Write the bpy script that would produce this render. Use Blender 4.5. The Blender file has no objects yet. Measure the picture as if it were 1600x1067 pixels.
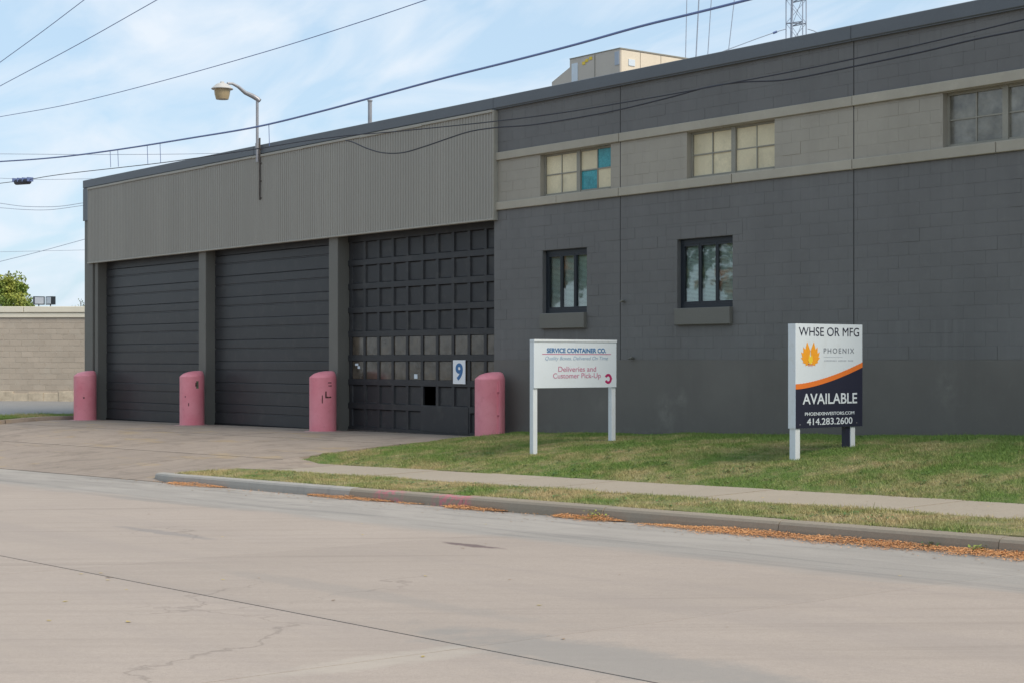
import bpy, math, random
import numpy as np
from mathutils import Vector, Matrix
random.seed(7); rng = np.random.default_rng(7)
scene = bpy.context.scene
COL = scene.collection

# ------------------------------------------------------------------ camera
TH = math.atan2(2050, 2600); SN, CS = math.sin(TH), math.cos(TH)
CAMP = (27.0, -20.9, 1.6)
cd = bpy.data.cameras.new('camera'); cam = bpy.data.objects.new('camera', cd); COL.objects.link(cam)
cam.location = CAMP; cam.rotation_euler = (math.radians(90), 0, math.radians(90) - TH)
cd.sensor_width = 36; cd.lens = 58.5; cd.shift_y = 28.5 / 1600; cd.clip_start = .1; cd.clip_end = 3000
scene.camera = cam

# ------------------------------------------------------------------ light
SUN_EL, SUN_AZ = math.radians(46), math.radians(74)      # azimuth from +Y towards +X
world = bpy.data.worlds.new('World'); scene.world = world; world.use_nodes = True
nt = world.node_tree; nt.nodes.clear()
def N(t, **k):
    n = nt.nodes.new(t)
    for a, b in k.items(): setattr(n, a, b)
    return n
sky = N('ShaderNodeTexSky', sky_type='NISHITA', sun_disc=False, sun_elevation=SUN_EL, sun_rotation=SUN_AZ)
sky.air_density = 1.0; sky.dust_density = 1.3; sky.ozone_density = 1.5; sky.altitude = 200
tc = N('ShaderNodeTexCoord'); sep = N('ShaderNodeSeparateXYZ'); nt.links.new(tc.outputs['Generated'], sep.inputs[0])
ad = N('ShaderNodeMath', operation='ADD'); ad.inputs[1].default_value = .22; nt.links.new(sep.outputs['Z'], ad.inputs[0])
dx = N('ShaderNodeMath', operation='DIVIDE'); dy = N('ShaderNodeMath', operation='DIVIDE')
nt.links.new(sep.outputs['X'], dx.inputs[0]); nt.links.new(ad.outputs[0], dx.inputs[1])
nt.links.new(sep.outputs['Y'], dy.inputs[0]); nt.links.new(ad.outputs[0], dy.inputs[1])
cb = N('ShaderNodeCombineXYZ'); nt.links.new(dx.outputs[0], cb.inputs[0]); nt.links.new(dy.outputs[0], cb.inputs[1])
mp = N('ShaderNodeMapping'); mp.inputs['Rotation'].default_value = (0, 0, .6); mp.inputs['Scale'].default_value = (1.0, 2.1, 1)
nt.links.new(cb.outputs[0], mp.inputs[0])
n1 = N('ShaderNodeTexNoise'); n1.inputs['Scale'].default_value = 2.3; n1.inputs['Detail'].default_value = 7
n1.inputs['Roughness'].default_value = .52; n1.inputs['Distortion'].default_value = .5
nt.links.new(mp.outputs[0], n1.inputs['Vector'])
cr = N('ShaderNodeValToRGB'); cr.color_ramp.elements[0].position = .40; cr.color_ramp.elements[1].position = .64
nt.links.new(n1.outputs['Fac'], cr.inputs[0])
veil = N('ShaderNodeMath', operation='MULTIPLY_ADD'); veil.inputs[1].default_value = .92; veil.inputs[2].default_value = .04
hz = N('ShaderNodeMixRGB'); hz.inputs[0].default_value = .75; nt.links.new(sky.outputs[0], hz.inputs[1]); hz.inputs[2].default_value = (2.75, 3.70, 4.55, 1)
nt.links.new(cr.outputs[0], veil.inputs[0])
mx = N('ShaderNodeMixRGB'); nt.links.new(veil.outputs[0], mx.inputs[0])
nt.links.new(hz.outputs[0], mx.inputs[1]); mx.inputs[2].default_value = (4.25, 4.65, 5.1, 1)
bg = N('ShaderNodeBackground'); bg.inputs[1].default_value = .095
nt.links.new(mx.outputs[0], bg.inputs[0]); ow = N('ShaderNodeOutputWorld'); nt.links.new(bg.outputs[0], ow.inputs[0])

sd = bpy.data.lights.new('sun', 'SUN'); sun = bpy.data.objects.new('sun', sd); COL.objects.link(sun)
sd.energy = 1.5; sd.angle = math.radians(28); sd.color = (1, .90, .76)
dirv = Vector((math.sin(SUN_AZ) * math.cos(SUN_EL), math.cos(SUN_AZ) * math.cos(SUN_EL), math.sin(SUN_EL)))
sun.rotation_euler = dirv.to_track_quat('Z', 'Y').to_euler(); sun.location = dirv * 60
scene.view_settings.view_transform = 'Standard'; scene.view_settings.look = 'None'
scene.view_settings.gamma = 1; scene.view_settings.use_curve_mapping = False
scene.view_settings.exposure = 1.05

# ------------------------------------------------------------------ terrain
def sm(t): t = max(0, min(1, t)); return t * t * (3 - 2 * t)
def R(x): return -.563 + .019 * max(-45, min(60, x))
def Dr(x, y):
    D = .009 * x; t = max(0, min(1, (-y - 1) / 6.56)); return D + (R(x) - D) * t ** 1.6
def bank(x, y):
    r = R(x)
    if y < -7.4: return r + .15
    if y < -6.2: return r + .155 + .045 * (y + 7.4) / 1.2
    if y < -4.74: return r + .2 + .03 * (y + 6.2) / 1.46
    t = (y + 4.74) / 4.74; A = r + .235; W = .10 + .03 * min(x, 20)
    return A + (W - A) * (1 - (1 - min(t, 1)) ** 1.7)
def H(x, y):
    if y <= -7.56: return R(x)
    if x >= -20.2:
        if x <= 0: return Dr(x, y)
        k = sm(x / (.35 if y < -6.2 else .8)); return Dr(x, y) * (1 - k) + bank(x, y) * k
    L = -.12 + min(9, max(0, (-22 - x))) * .025
    s = sm((-3 - y) / 4.5); return L * (1 - s) + R(x) * s

def ray(u, v):
    a = (u - 800) / 2600; b = -(v - 562) / 2600
    return Vector((SN * a - CS, CS * a + SN, b))
def at_y(u, v, y):          # the point of the vertical plane Y = y seen in direction (u, v)
    d = ray(u, v); return Vector(CAMP) + d * ((y - CAMP[1]) / d.y)
def at_d(u, v, dist):
    return Vector(CAMP) + ray(u, v) * dist

# ------------------------------------------------------------------ materials
def material(name): 
    m = bpy.data.materials.new(name); m.use_nodes = True
    return m, m.node_tree, m.node_tree.nodes['Principled BSDF']
def nz(t, vec, scale, detail=4, rough=.55, stretch=None, dist=0):
    n = t.nodes.new('ShaderNodeTexNoise'); n.inputs['Scale'].default_value = scale
    n.inputs['Detail'].default_value = detail; n.inputs['Roughness'].default_value = rough; n.inputs['Distortion'].default_value = dist
    if stretch:
        mpn = t.nodes.new('ShaderNodeMapping'); mpn.inputs['Scale'].default_value = stretch
        t.links.new(vec, mpn.inputs[0]); vec = mpn.outputs[0]
    t.links.new(vec, n.inputs['Vector']); return n.outputs['Fac']
def ramp(t, fac, a, b, ca=(0, 0, 0, 1), cb_=(1, 1, 1, 1)):
    r = t.nodes.new('ShaderNodeValToRGB'); r.color_ramp.elements[0].position = a; r.color_ramp.elements[1].position = b
    r.color_ramp.elements[0].color = ca; r.color_ramp.elements[1].color = cb_
    t.links.new(fac, r.inputs[0]); return r.outputs[0]
def mixc(t, fac, a, b, mode='MIX'):
    m = t.nodes.new('ShaderNodeMixRGB'); m.blend_type = mode
    for i, v in ((0, fac), (1, a), (2, b)):
        if isinstance(v, (int, float)): m.inputs[i].default_value = v
        elif isinstance(v, tuple): m.inputs[i].default_value = (*v[:3], 1)
        else: t.links.new(v, m.inputs[i])
    return m.outputs[0]
def mth(t, op, a, b=None, c=None):
    m = t.nodes.new('ShaderNodeMath'); m.operation = op
    for i, v in enumerate((a, b, c)):
        if v is None: continue
        if isinstance(v, (int, float)): m.inputs[i].default_value = v
        else: t.links.new(v, m.inputs[i])
    return m.outputs[0]
def pos(t): return t.nodes.new('ShaderNodeNewGeometry').outputs['Position']
def bump(t, p, h, strength=.3, dist=.01):
    b = t.nodes.new('ShaderNodeBump'); b.inputs['Strength'].default_value = strength; b.inputs['Distance'].default_value = dist
    t.links.new(h, b.inputs['Height']); t.links.new(b.outputs[0], p.inputs['Normal'])
def scl(c, k): return tuple(v * k for v in c)
def paint(name, c, rough=.6, var=.12, s=1.2, fine=40, bmp=.15, metal=0, rnd=0, dirt=None, spec=.4, streak=None, bd=.004):
    m, t, p = material(name); P = pos(t)
    a = nz(t, P, s, 5, stretch=streak); f = nz(t, P, fine, 3)
    c1 = mixc(t, ramp(t, a, .3, .7), scl(c, 1 - var), scl(c, 1 + var))
    c1 = mixc(t, ramp(t, f, .35, .65), c1, mixc(t, .5, c1, scl(c, 1 - var * 1.2)))
    if dirt:
        d = nz(t, P, dirt[1], 6, .65); c1 = mixc(t, mth(t, 'MULTIPLY', ramp(t, d, .52, .75), dirt[2]), c1, dirt[0])
    if rnd:
        oi = t.nodes.new('ShaderNodeObjectInfo')
        k = mth(t, 'MULTIPLY_ADD', oi.outputs['Random'], rnd * 2, 1 - rnd)
        hsv = t.nodes.new('ShaderNodeHueSaturation'); t.links.new(c1, hsv.inputs['Color']); t.links.new(k, hsv.inputs['Value']); c1 = hsv.outputs[0]
    t.links.new(c1, p.inputs['Base Color']); p.inputs['Roughness'].default_value = rough; p.inputs['Metallic'].default_value = metal
    p.inputs['Specular IOR Level'].default_value = spec
    if bmp: bump(t, p, f, bmp, bd)
    return m
def wallpaint(name, c, rnd=.04, scuff=False, joints=False):
    m, t, p = material(name); P = pos(t)
    big = nz(t, P, .5, 5, .6); vert = nz(t, P, 1.0, 5, .6, (1.6, 1, .22)); f = nz(t, P, 55, 4, .7); mid = nz(t, P, 7, 5, .65)
    c1 = mixc(t, ramp(t, big, .3, .7), scl(c, .88), scl(c, 1.10))
    c1 = mixc(t, mth(t, 'MULTIPLY', ramp(t, vert, .5, .75), .45), c1, scl(c, .82))
    c1 = mixc(t, mth(t, 'MULTIPLY', ramp(t, mid, .55, .75), .35), c1, scl(c, 1.22))
    oi = t.nodes.new('ShaderNodeObjectInfo'); k = mth(t, 'MULTIPLY_ADD', oi.outputs['Random'], rnd * 2, 1 - rnd)
    hsv = t.nodes.new('ShaderNodeHueSaturation'); t.links.new(c1, hsv.inputs['Color']); t.links.new(k, hsv.inputs['Value']); c1 = hsv.outputs[0]
    s3 = t.nodes.new('ShaderNodeSeparateXYZ'); t.links.new(P, s3.inputs[0])
    drip = nz(t, P, 1.0, 4, .6, (9, 1, .12)); 
    for zt_ in (4.66, 2.2, 6.72):       # rain streaks running down from belt, sills and coping
        e = ramp(t, mth(t, 'SUBTRACT', zt_, s3.outputs['Z']), .0, .9, (1, 1, 1, 1), (0, 0, 0, 1)); e = mth(t, 'MULTIPLY', e, mth(t, 'GREATER_THAN', mth(t, 'SUBTRACT', zt_, s3.outputs['Z']), 0))
        c1 = mixc(t, mth(t, 'MULTIPLY', mth(t, 'MULTIPLY', e, ramp(t, drip, .50, .70)), .30), c1, scl(c, 1.35 if zt_ < 6 else .7))
    if scuff:      # rubbed pale spots low on the wall, dusty splash along the ground
        for (sx, sz, rx, rz, st) in ((5.0, .62, .35, .45, .3), (5.4, .9, .2, .25, .3), (11.2, 1.15, .25, .5, .22), (3.2, .75, .3, .2, .15), (11.9, 1.62, .3, .05, .4), (6, .1, 9, .28, .25)):
            mpn = t.nodes.new('ShaderNodeMapping'); mpn.vector_type = 'POINT'
            mpn.inputs['Location'].default_value = (-sx / rx, 0, -sz / rz); mpn.inputs['Scale'].default_value = (1 / rx, 0, 1 / rz)
            t.links.new(P, mpn.inputs[0]); l = t.nodes.new('ShaderNodeVectorMath'); l.operation = 'LENGTH'; t.links.new(mpn.outputs[0], l.inputs[0])
            e = mth(t, 'SUBTRACT', 1, l.outputs['Value']); e = mth(t, 'MAXIMUM', e, 0)
            e = mth(t, 'MULTIPLY', mth(t, 'MULTIPLY', e, ramp(t, nz(t, P, 5, 6, .7), .4, .65)), st * 1.6)
            c1 = mixc(t, e, c1, (.30, .29, .26))
    t.links.new(c1, p.inputs['Base Color']); p.inputs['Roughness'].default_value = .62; p.inputs['Specular IOR Level'].default_value = .35
    h = mth(t, 'ADD', mth(t, 'MULTIPLY', f, .5), mid); bump(t, p, h, .35, .006)
    return m

M = {}
DK = (.146, .143, .140)
M['dark_block'] = wallpaint('dark_block_paint', DK, .012)
M['dark_parge'] = wallpaint('dark_parge_paint', (.140, .132, .120), 0, scuff=True)
M['grey_block'] = wallpaint('grey_block_paint', (.335, .305, .255), .012)
M['belt'] = wallpaint('belt_paint', (.38, .345, .28), .04)
M['coping'] = paint('coping_metal', (.115, .125, .138), .45, .08, .7, 30, .05)
M['fascia'] = paint('fascia_metal', (.32, .30, .262), .5, .07, .6, 25, .05, streak=(2.5, 1, .15))
M['fascia_trim'] = paint('fascia_trim', (.36, .34, .29), .5, .1, 2, 25, .05)
M['pier'] = paint('pier_paint', (.155, .150, .132), .6, .08, 1, 40, .15)
M['door'] = paint('rib_door_paint', (.034, .035, .038), .42, .1, .8, 30, .05, dirt=((.12, .115, .10), 3, .2))
M['panel_door'] = paint('panel_door_paint', (.029, .030, .033), .45, .12, 1.2, 30, .08, dirt=((.11, .105, .09), 4, .3))
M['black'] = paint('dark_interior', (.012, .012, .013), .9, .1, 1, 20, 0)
M['joint'] = paint('joint_sealant', (.035, .034, .034), .8, .2, 3, 40, .1)
M['frame_dark'] = paint('window_frame_dark', (.022, .028, .036), .4, .1, 3, 40, .03)
M['frame_grey'] = paint('window_frame_grey', (.28, .265, .22), .55, .12, 3, 40, .1)
M['cream'] = paint('cream_pane', (.70, .61, .41), .32, .14, 1.6, 30, .02, dirt=((.3, .27, .18), 3, .35))
M['teal'] = paint('teal_pane', (.06, .31, .35), .2, .45, 2.2, 30, .02)
M['white'] = paint('white_sign', (.66, .72, .77), .4, .025, 3, 60, .03, dirt=((.5, .52, .5), 6, .25))
M['white_post'] = paint('white_post', (.68, .72, .75), .5, .05, 4, 60, .08, dirt=((.4, .38, .3), 8, .3))
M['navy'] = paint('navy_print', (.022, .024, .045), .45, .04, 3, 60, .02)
M['orange'] = paint('orange_print', (.75, .19, .035), .45, .04, 3, 60, 0)
M['amber'] = paint('amber_print', (.85, .36, .03), .45, .08, 3, 60, 0)
M['yellow'] = paint('yellow_print', (.85, .60, .05), .45, .08, 3, 60, 0)
M['greytext'] = paint('grey_print', (.18, .2, .24), .5, .05, 3, 60, 0)
M['palegrey'] = paint('pale_grey_print', (.42, .46, .52), .5, .05, 3, 60, 0)
M['blue'] = paint('blue_print', (.05, .17, .38), .5, .05, 3, 60, 0)
M['paleblue'] = paint('pale_blue_print', (.30, .42, .56), .5, .05, 3, 60, 0)
M['pinktext'] = paint('faded_red_print', (.50, .17, .28), .5, .08, 3, 60, 0)
M['magenta'] = paint('magenta_print', (.42, .02, .12), .5, .08, 3, 60, 0)
M['galv'] = paint('galvanised', (.34, .34, .36), .45, .12, 5, 60, .05, metal=.35)
M['rust'] = paint('rusty_pipe', (.10, .085, .075), .8, .5, 8, 60, .2)
M['lamp_white'] = paint('lamp_housing', (.55, .53, .50), .5, .12, 5, 60, .05)
M['lens'] = paint('lamp_lens', (.42, .33, .2), .25, .12, 6, 60, .02)
M['wire'] = paint('wire_black', (.02, .023, .035), .6, .1, 3, 60, 0)
M['wire_blue'] = paint('wire_weathered', (.13, .18, .36), .6, .1, 3, 60, 0)
M['wire_hazed'] = paint('wire_hazed', (.36, .41, .50), .6, .1, 3, 60, 0)  # far wires and mast: distance haze mixed into the colour
M['bolt'] = paint('bolt', (.5, .16, .2), .5, .1, 3, 60, 0)
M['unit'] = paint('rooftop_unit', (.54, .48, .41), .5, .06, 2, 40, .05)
M['unit_sunlit'] = paint('rooftop_unit_sunlit_end', (.74, .64, .50), .5, .06, 2, 40, .05)  # sunlit end face: brighter, warmer copy of the unit colour, light painted in
M['roof'] = paint('roof_membrane', (.15, .15, .15), .8, .1, 1, 20, .1)
M['soil'] = paint('soil', (.10, .08, .05), .95, .25, 3, 30, .4, bd=.02)
M['neigh_cap'] = paint('neighbour_cap', (.74, .69, .57), .6, .06, 1, 30, .05)
M['neigh_mortar'] = paint('neighbour_mortar', (.60, .54, .45), .9, .06, 2, 30, .1)
M['neigh_block'] = paint('neighbour_block', (.45, .385, .315), .85, .09, 1.2, 20, .3, rnd=.05, dirt=((.46, .43, .37), 2, .4))
M['neigh_base'] = paint('neighbour_base', (.56, .48, .37), .9, .18, 2.5, 14, .5, dirt=((.25, .2, .15), 3, .6))
M['curb_new'] = paint('curb_new', (.37, .345, .31), .85, .08, 2, 60, .25, dirt=((.2, .19, .18), 5, .4))
M['bark'] = paint('bark', (.10, .075, .055), .9, .3, 6, 30, .5)

def concrete(name, c, warm=0, kind='walk'):
    m, t, p = material(name); P = pos(t)
    big = nz(t, P, .35, 6, .6); mid = nz(t, P, 2.2, 6, .65); f = nz(t, P, 45, 4, .7); f2 = nz(t, P, 140, 2, .6)
    c1 = mixc(t, ramp(t, big, .3, .7), scl(c, .90), scl(c, 1.06))
    c1 = mixc(t, mth(t, 'MULTIPLY', ramp(t, mid, .45, .75), .4), c1, scl(c, .84))
    c1 = mixc(t, mth(t, 'MULTIPLY', ramp(t, f, .35, .7), .7), c1, scl(c, .84))
    c1 = mixc(t, mth(t, 'MULTIPLY', ramp(t, f2, .54, .68), .6), c1, scl(c, .6))
    g1_ = nz(t, P, 18, 6, .75); c1 = mixc(t, mth(t, 'MULTIPLY', ramp(t, g1_, .46, .66), .30), c1, scl(c, .72))
    f4 = nz(t, P, 90, 2, .6); c1 = mixc(t, mth(t, 'MULTIPLY', ramp(t, f4, .60, .72), .35), c1, scl(c, 1.35))
    oi = t.nodes.new('ShaderNodeObjectInfo'); k = mth(t, 'MULTIPLY_ADD', oi.outputs['Random'], .07, .965)
    if kind in ('road', 'drive'):
        # tyre-dark streaks along the street, oil drips, patches and cracks
        ang = 0 if kind == 'road' else .35
        st = nz(t, P, 1.0, 6, .62, (.10, 1.5, 1), .3) if kind == 'road' else nz(t, P, 1.0, 6, .62, (.35, 1.0, 1), .8)
        c1 = mixc(t, mth(t, 'MULTIPLY', ramp(t, st, .50, .75), .32), c1, (c[0] * .66, c[1] * .68, c[2] * .74))
        rot = t.nodes.new('ShaderNodeMapping'); rot.inputs['Rotation'].default_value = (0, 0, -.86); t.links.new(P, rot.inputs[0])
        st2 = nz(t, rot.outputs[0], 1.6, 5, .6, (.10, 2.2, 1), .25)
        st3 = nz(t, rot.outputs[0], 3.1, 5, .65, (.05, 1.5, 1), .2)
        c1 = mixc(t, mth(t, 'MULTIPLY', ramp(t, st3, .48, .70), .30), c1, scl(c, .70))
        c1 = mixc(t, mth(t, 'MULTIPLY', ramp(t, st2, .58, .70), .30), c1, scl(c, .55))
        sp = nz(t, P, 5.5, 4, .7); c1 = mixc(t, mth(t, 'MULTIPLY', ramp(t, sp, .70, .76), .5), c1, scl(c, .5))
        vo = t.nodes.new('ShaderNodeTexVoronoi'); vo.feature = 'DISTANCE_TO_EDGE'; vo.inputs['Scale'].default_value = .33 if kind == 'road' else .5
        wob = mixc(t, .12, P, t.nodes.new('ShaderNodeTexNoise').outputs['Color'])
        nn = t.nodes.new('ShaderNodeTexNoise'); nn.inputs['Scale'].default_value = 1.7; nn.inputs['Detail'].default_value = 6; t.links.new(P, nn.inputs['Vector'])
        va = t.nodes.new('ShaderNodeVectorMath'); va.operation = 'MULTIPLY_ADD'; t.links.new(nn.outputs['Color'], va.inputs[0])
        va.inputs[1].default_value = (1.3, 1.3, 0); t.links.new(P, va.inputs[2]); t.links.new(va.outputs[0], vo.inputs['Vector'])
        ck = ramp(t, vo.outputs['Distance'], .002, .006, (1, 1, 1, 1), (0, 0, 0, 1))
        gate = ramp(t, nz(t, P, .22, 3), .56, .62)
        c1 = mixc(t, mth(t, 'MULTIPLY', mth(t, 'MULTIPLY', ck, gate), .42 if kind == 'road' else .7), c1, scl(c, .35))
    if kind == 'road':   # bluish asphalt parking lane along the kerb, ragged edge
        s2 = t.nodes.new('ShaderNodeSeparateXYZ'); t.links.new(P, s2.inputs[0])
        e = mth(t, 'ADD', s2.outputs['Y'], mth(t, 'MULTIPLY', nz(t, P, .9, 5, .6, (.35, 1, 1)), 1.6))
        lane = ramp(t, mth(t, 'MULTIPLY_ADD', e, .5, 5.0), .42, .66)
        c1 = mixc(t, mth(t, 'MULTIPLY', lane, .8), c1, mixc(t, ramp(t, f, .3, .7), (.28, .262, .24), (.36, .335, .305)))
        c1 = mixc(t, mth(t, 'MULTIPLY', mth(t, 'MULTIPLY', lane, ramp(t, nz(t, P, 1.9, 6, .7, (.12, 2.5, 1), .4), .50, .62)), .5), c1, (.20, .19, .18))
        c1 = mixc(t, mth(t, 'MULTIPLY', mth(t, 'MULTIPLY', lane, ramp(t, nz(t, P, 1.0, 6, .7, (.3, 1, 1), .4), .50, .62)), .5), c1, (.42, .38, .34))
        # rough patch with exposed stones
        for (px, py, rx, ry, col, st_) in ((19.6, -14.3, 1.9, .42, (.25, .24, .225), .55), (18.66, -15.35, .22, .9, (.50, .45, .38), .30), (15.8, -13.6, 2.6, .2, (.27, .25, .23), .3), (9.5, -12.2, 1.2, .12, (.24, .22, .21), .6), (13.3, -10.6, .5, .10, (.13, .09, .09), .8), (4.5, -9.8, 3, .15, (.25, .23, .21), .4)):
            mpn = t.nodes.new('ShaderNodeMapping'); mpn.inputs['Location'].default_value = (-px / rx, -py / ry, 0); mpn.inputs['Scale'].default_value = (1 / rx, 1 / ry, 0)
            t.links.new(P, mpn.inputs[0]); l = t.nodes.new('ShaderNodeVectorMath'); l.operation = 'LENGTH'; t.links.new(mpn.outputs[0], l.inputs[0])
            e2 = mth(t, 'ADD', mth(t, 'SUBTRACT', 1.15, l.outputs['Value']), mth(t, 'MULTIPLY_ADD', nz(t, P, 2.8, 6, .7), 2, -1))
            c1 = mixc(t, mth(t, 'MULTIPLY', ramp(t, e2, .0, .5), st_), c1, col)
    if kind == 'drive':
        dk = nz(t, P, 1.3, 6, .7, (.6, 1.5, 1), .6); c1 = mixc(t, mth(t, 'MULTIPLY', ramp(t, dk, .50, .66), .6), c1, scl(c, .55))
        rt2 = t.nodes.new('ShaderNodeMapping'); rt2.inputs['Rotation'].default_value = (0, 0, .35); t.links.new(P, rt2.inputs[0]); d3 = nz(t, rt2.outputs[0], 2.2, 6, .7, (1.4, .12, 1), .3); c1 = mixc(t, mth(t, 'MULTIPLY', ramp(t, d3, .52, .64), .45), c1, scl(c, .58))
        ys = nz(t, P, 1.2, 4, .6, (.5, 1.4, 1)); c1 = mixc(t, mth(t, 'MULTIPLY', ramp(t, ys, .58, .66), .35), c1, (.42, .30, .15))
    if kind == 'curb':
        s2 = t.nodes.new('ShaderNodeSeparateXYZ'); t.links.new(P, s2.inputs[0])
        for (px, w) in ((7.2, .42), (8.75, .5)):
            d = mth(t, 'ABSOLUTE', mth(t, 'SUBTRACT', s2.outputs['X'], px)); e = mth(t, 'SUBTRACT', w, d)
            e = mth(t, 'MULTIPLY', ramp(t, e, 0, .2), ramp(t, nz(t, P, 11, 4), .45, .55)); c1 = mixc(t, mth(t, 'MULTIPLY', e, .6), c1, (.62, .16, .22))
    hsv = t.nodes.new('ShaderNodeHueSaturation'); t.links.new(c1, hsv.inputs['Color']); t.links.new(k, hsv.inputs['Value'])
    t.links.new(hsv.outputs[0], p.inputs['Base Color']); p.inputs['Roughness'].default_value = .88; p.inputs['Specular IOR Level'].default_value = .25
    bump(t, p, mth(t, 'ADD', f, mth(t, 'MULTIPLY', f2, .5)), .4, .006)
    return m
M['road'] = concrete('road_concrete', (.425, .355, .303), kind='road')
M['drive'] = concrete('drive_concrete', (.365, .298, .245), kind='drive')
M['walk'] = concrete('walk_concrete', (.405, .345, .275))
M['curb'] = concrete('curb_concrete', (.33, .28, .22), kind='curb')
M['lot'] = concrete('lot_asphalt', (.28, .275, .27))

def grass_mat(name, blade):
    m, t, p = material(name); P = pos(t)
    a = nz(t, P, .55, 5, .62); b = nz(t, P, 3.2, 5, .65); w = nz(t, P, 38, 2, .6)
    k = 1.75 if blade else 1.05
    green = mixc(t, ramp(t, w, .3, .7), scl((.066, .110, .022), k), scl((.120, .170, .045), k))
    straw = mixc(t, ramp(t, w, .3, .7), scl((.20, .15, .075), k), scl((.33, .27, .15), k))
    s2 = t.nodes.new('ShaderNodeSeparateXYZ'); t.links.new(P, s2.inputs[0])
    # greener close to the wall, thin and dry on the crest, kerb strip drier
    nearwall = ramp(t, mth(t, 'MULTIPLY_ADD', s2.outputs['Y'], .5, 1.0), .35, .8)
    f = mth(t, 'ADD', mth(t, 'MULTIPLY', a, .8), mth(t, 'MULTIPLY', b, .55)); f = mth(t, 'SUBTRACT', f, mth(t, 'MULTIPLY', nearwall, .16))
    strip = ramp(t, mth(t, 'MULTIPLY_ADD', s2.outputs['Y'], -1.0, -5.2), .2, .8)
    f = mth(t, 'ADD', f, mth(t, 'MULTIPLY', strip, .05))
    c1 = mixc(t, ramp(t, f, .60, .86), green, straw)
    t.links.new(c1, p.inputs['Base Color']); p.inputs['Roughness'].default_value = .75; p.inputs['Specular IOR Level'].default_value = .25
    if not blade: bump(t, p, b, .5, .02)
    return m
M['turf'] = grass_mat('turf', False); M['blade'] = grass_mat('grass_blade', True)

def pinkpaint():
    m, t, p = material('pink_paint'); P = pos(t); oi = t.nodes.new('ShaderNodeObjectInfo')
    a = nz(t, P, 1.6, 5); b = nz(t, P, 9, 6, .7); sp = nz(t, P, 26, 4, .7)
    c1 = mixc(t, ramp(t, a, .3, .7), (.70, .21, .26), (.78, .30, .35))
    c1 = mixc(t, mth(t, 'MULTIPLY', ramp(t, b, .55, .7), .25), c1, (.45, .10, .15))
    wear = mth(t, 'MULTIPLY', ramp(t, sp, .69, .72), .7)
    c1 = mixc(t, wear, c1, (.12, .07, .06))
    c1 = mixc(t, mth(t, 'MULTIPLY', ramp(t, nz(t, P, 4.2, 5, .7), .69, .73), .7), c1, (.20, .13, .10))
    t.links.new(c1, p.inputs['Base Color']); p.inputs['Roughness'].default_value = .5; bump(t, p, b, .2, .01)
    return m
M['pink'] = pinkpaint()

def glass(name, tint, gl, wob=.02, ws=3):
    m = bpy.data.materials.new(name); m.use_nodes = True; t = m.node_tree; t.nodes.clear()
    P = pos(t); n = nz(t, P, ws, 2); b = t.nodes.new('ShaderNodeBump'); b.inputs['Strength'].default_value = 1; b.inputs['Distance'].default_value = wob
    t.links.new(n, b.inputs['Height'])
    g = t.nodes.new('ShaderNodeBsdfGlossy'); g.inputs['Roughness'].default_value = .02; g.inputs['Color'].default_value = (.9, .95, .95, 1); t.links.new(b.outputs[0], g.inputs['Normal'])
    tr = t.nodes.new('ShaderNodeBsdfTransparent'); tr.inputs['Color'].default_value = (*tint, 1)
    lw = t.nodes.new('ShaderNodeLayerWeight'); lw.inputs['Blend'].default_value = .5
    fac = mth(t, 'MULTIPLY_ADD', lw.outputs['Fresnel'], .6, gl)
    mxs = t.nodes.new('ShaderNodeMixShader'); t.links.new(fac, mxs.inputs[0]); t.links.new(tr.outputs[0], mxs.inputs[1]); t.links.new(g.outputs[0], mxs.inputs[2])
    o = t.nodes.new('ShaderNodeOutputMaterial'); t.links.new(mxs.outputs[0], o.inputs[0]); return m
M['glass'] = glass('window_glass', (.90, .97, .94), .11, .002, 1.2)
def dullglass(name, c, rough, wob, ws):
    m, t, p = material(name); P = pos(t); n = nz(t, P, ws, 3, .5)
    c1 = mixc(t, ramp(t, nz(t, P, 4, 5, .6), .35, .7), scl(c, .6), scl(c, 1.4)); t.links.new(c1, p.inputs['Base Color'])
    p.inputs['Roughness'].default_value = rough; p.inputs['Specular IOR Level'].default_value = .9; bump(t, p, n, 1, wob); return m
M['doorglass'] = dullglass('door_pane', (.085, .068, .05), .16, .004, 3)
M['hazeglass'] = dullglass('hazy_pane', (.19, .18, .15), .22, .01, 3)
M['blind'] = paint('blind_slats', (.74, .84, .79), .5, .06, 3, 60, 0)

def leafmat(name, cols):
    m, t, p = material(name); P = pos(t); n = nz(t, P, 24 if name in ('leaf_litter', 'brown_litter') else 9, 3, .8); n2 = nz(t, P, 1.1, 3)
    c1 = mixc(t, ramp(t, n, .35, .65), cols[0], cols[1]); c1 = mixc(t, ramp(t, n2, .4, .65), c1, cols[2])
    t.links.new(c1, p.inputs['Base Color']); p.inputs['Roughness'].default_value = .6; return m
M['leaf_yg'] = leafmat('leaf_yellow_green', ((.10, .17, .03), (.24, .33, .06), (.30, .32, .05)))
M['leaf_green'] = leafmat('leaf_green', ((.03, .07, .02), (.08, .13, .035), (.20, .17, .04)))
M['leaf_autumn'] = leafmat('leaf_autumn', ((.08, .11, .03), (.36, .20, .06), (.42, .16, .06)))
M['litter'] = leafmat('leaf_litter', ((.30, .13, .06), (.85, .42, .16), (.70, .34, .13)))
M['brown_litter'] = leafmat('brown_litter', ((.12, .07, .04), (.25, .15, .08), (.34, .22, .12)))
M['yellow_leaf'] = leafmat('yellow_leaf', ((.5, .32, .06), (.55, .42, .12), (.5, .38, .1)))

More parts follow.
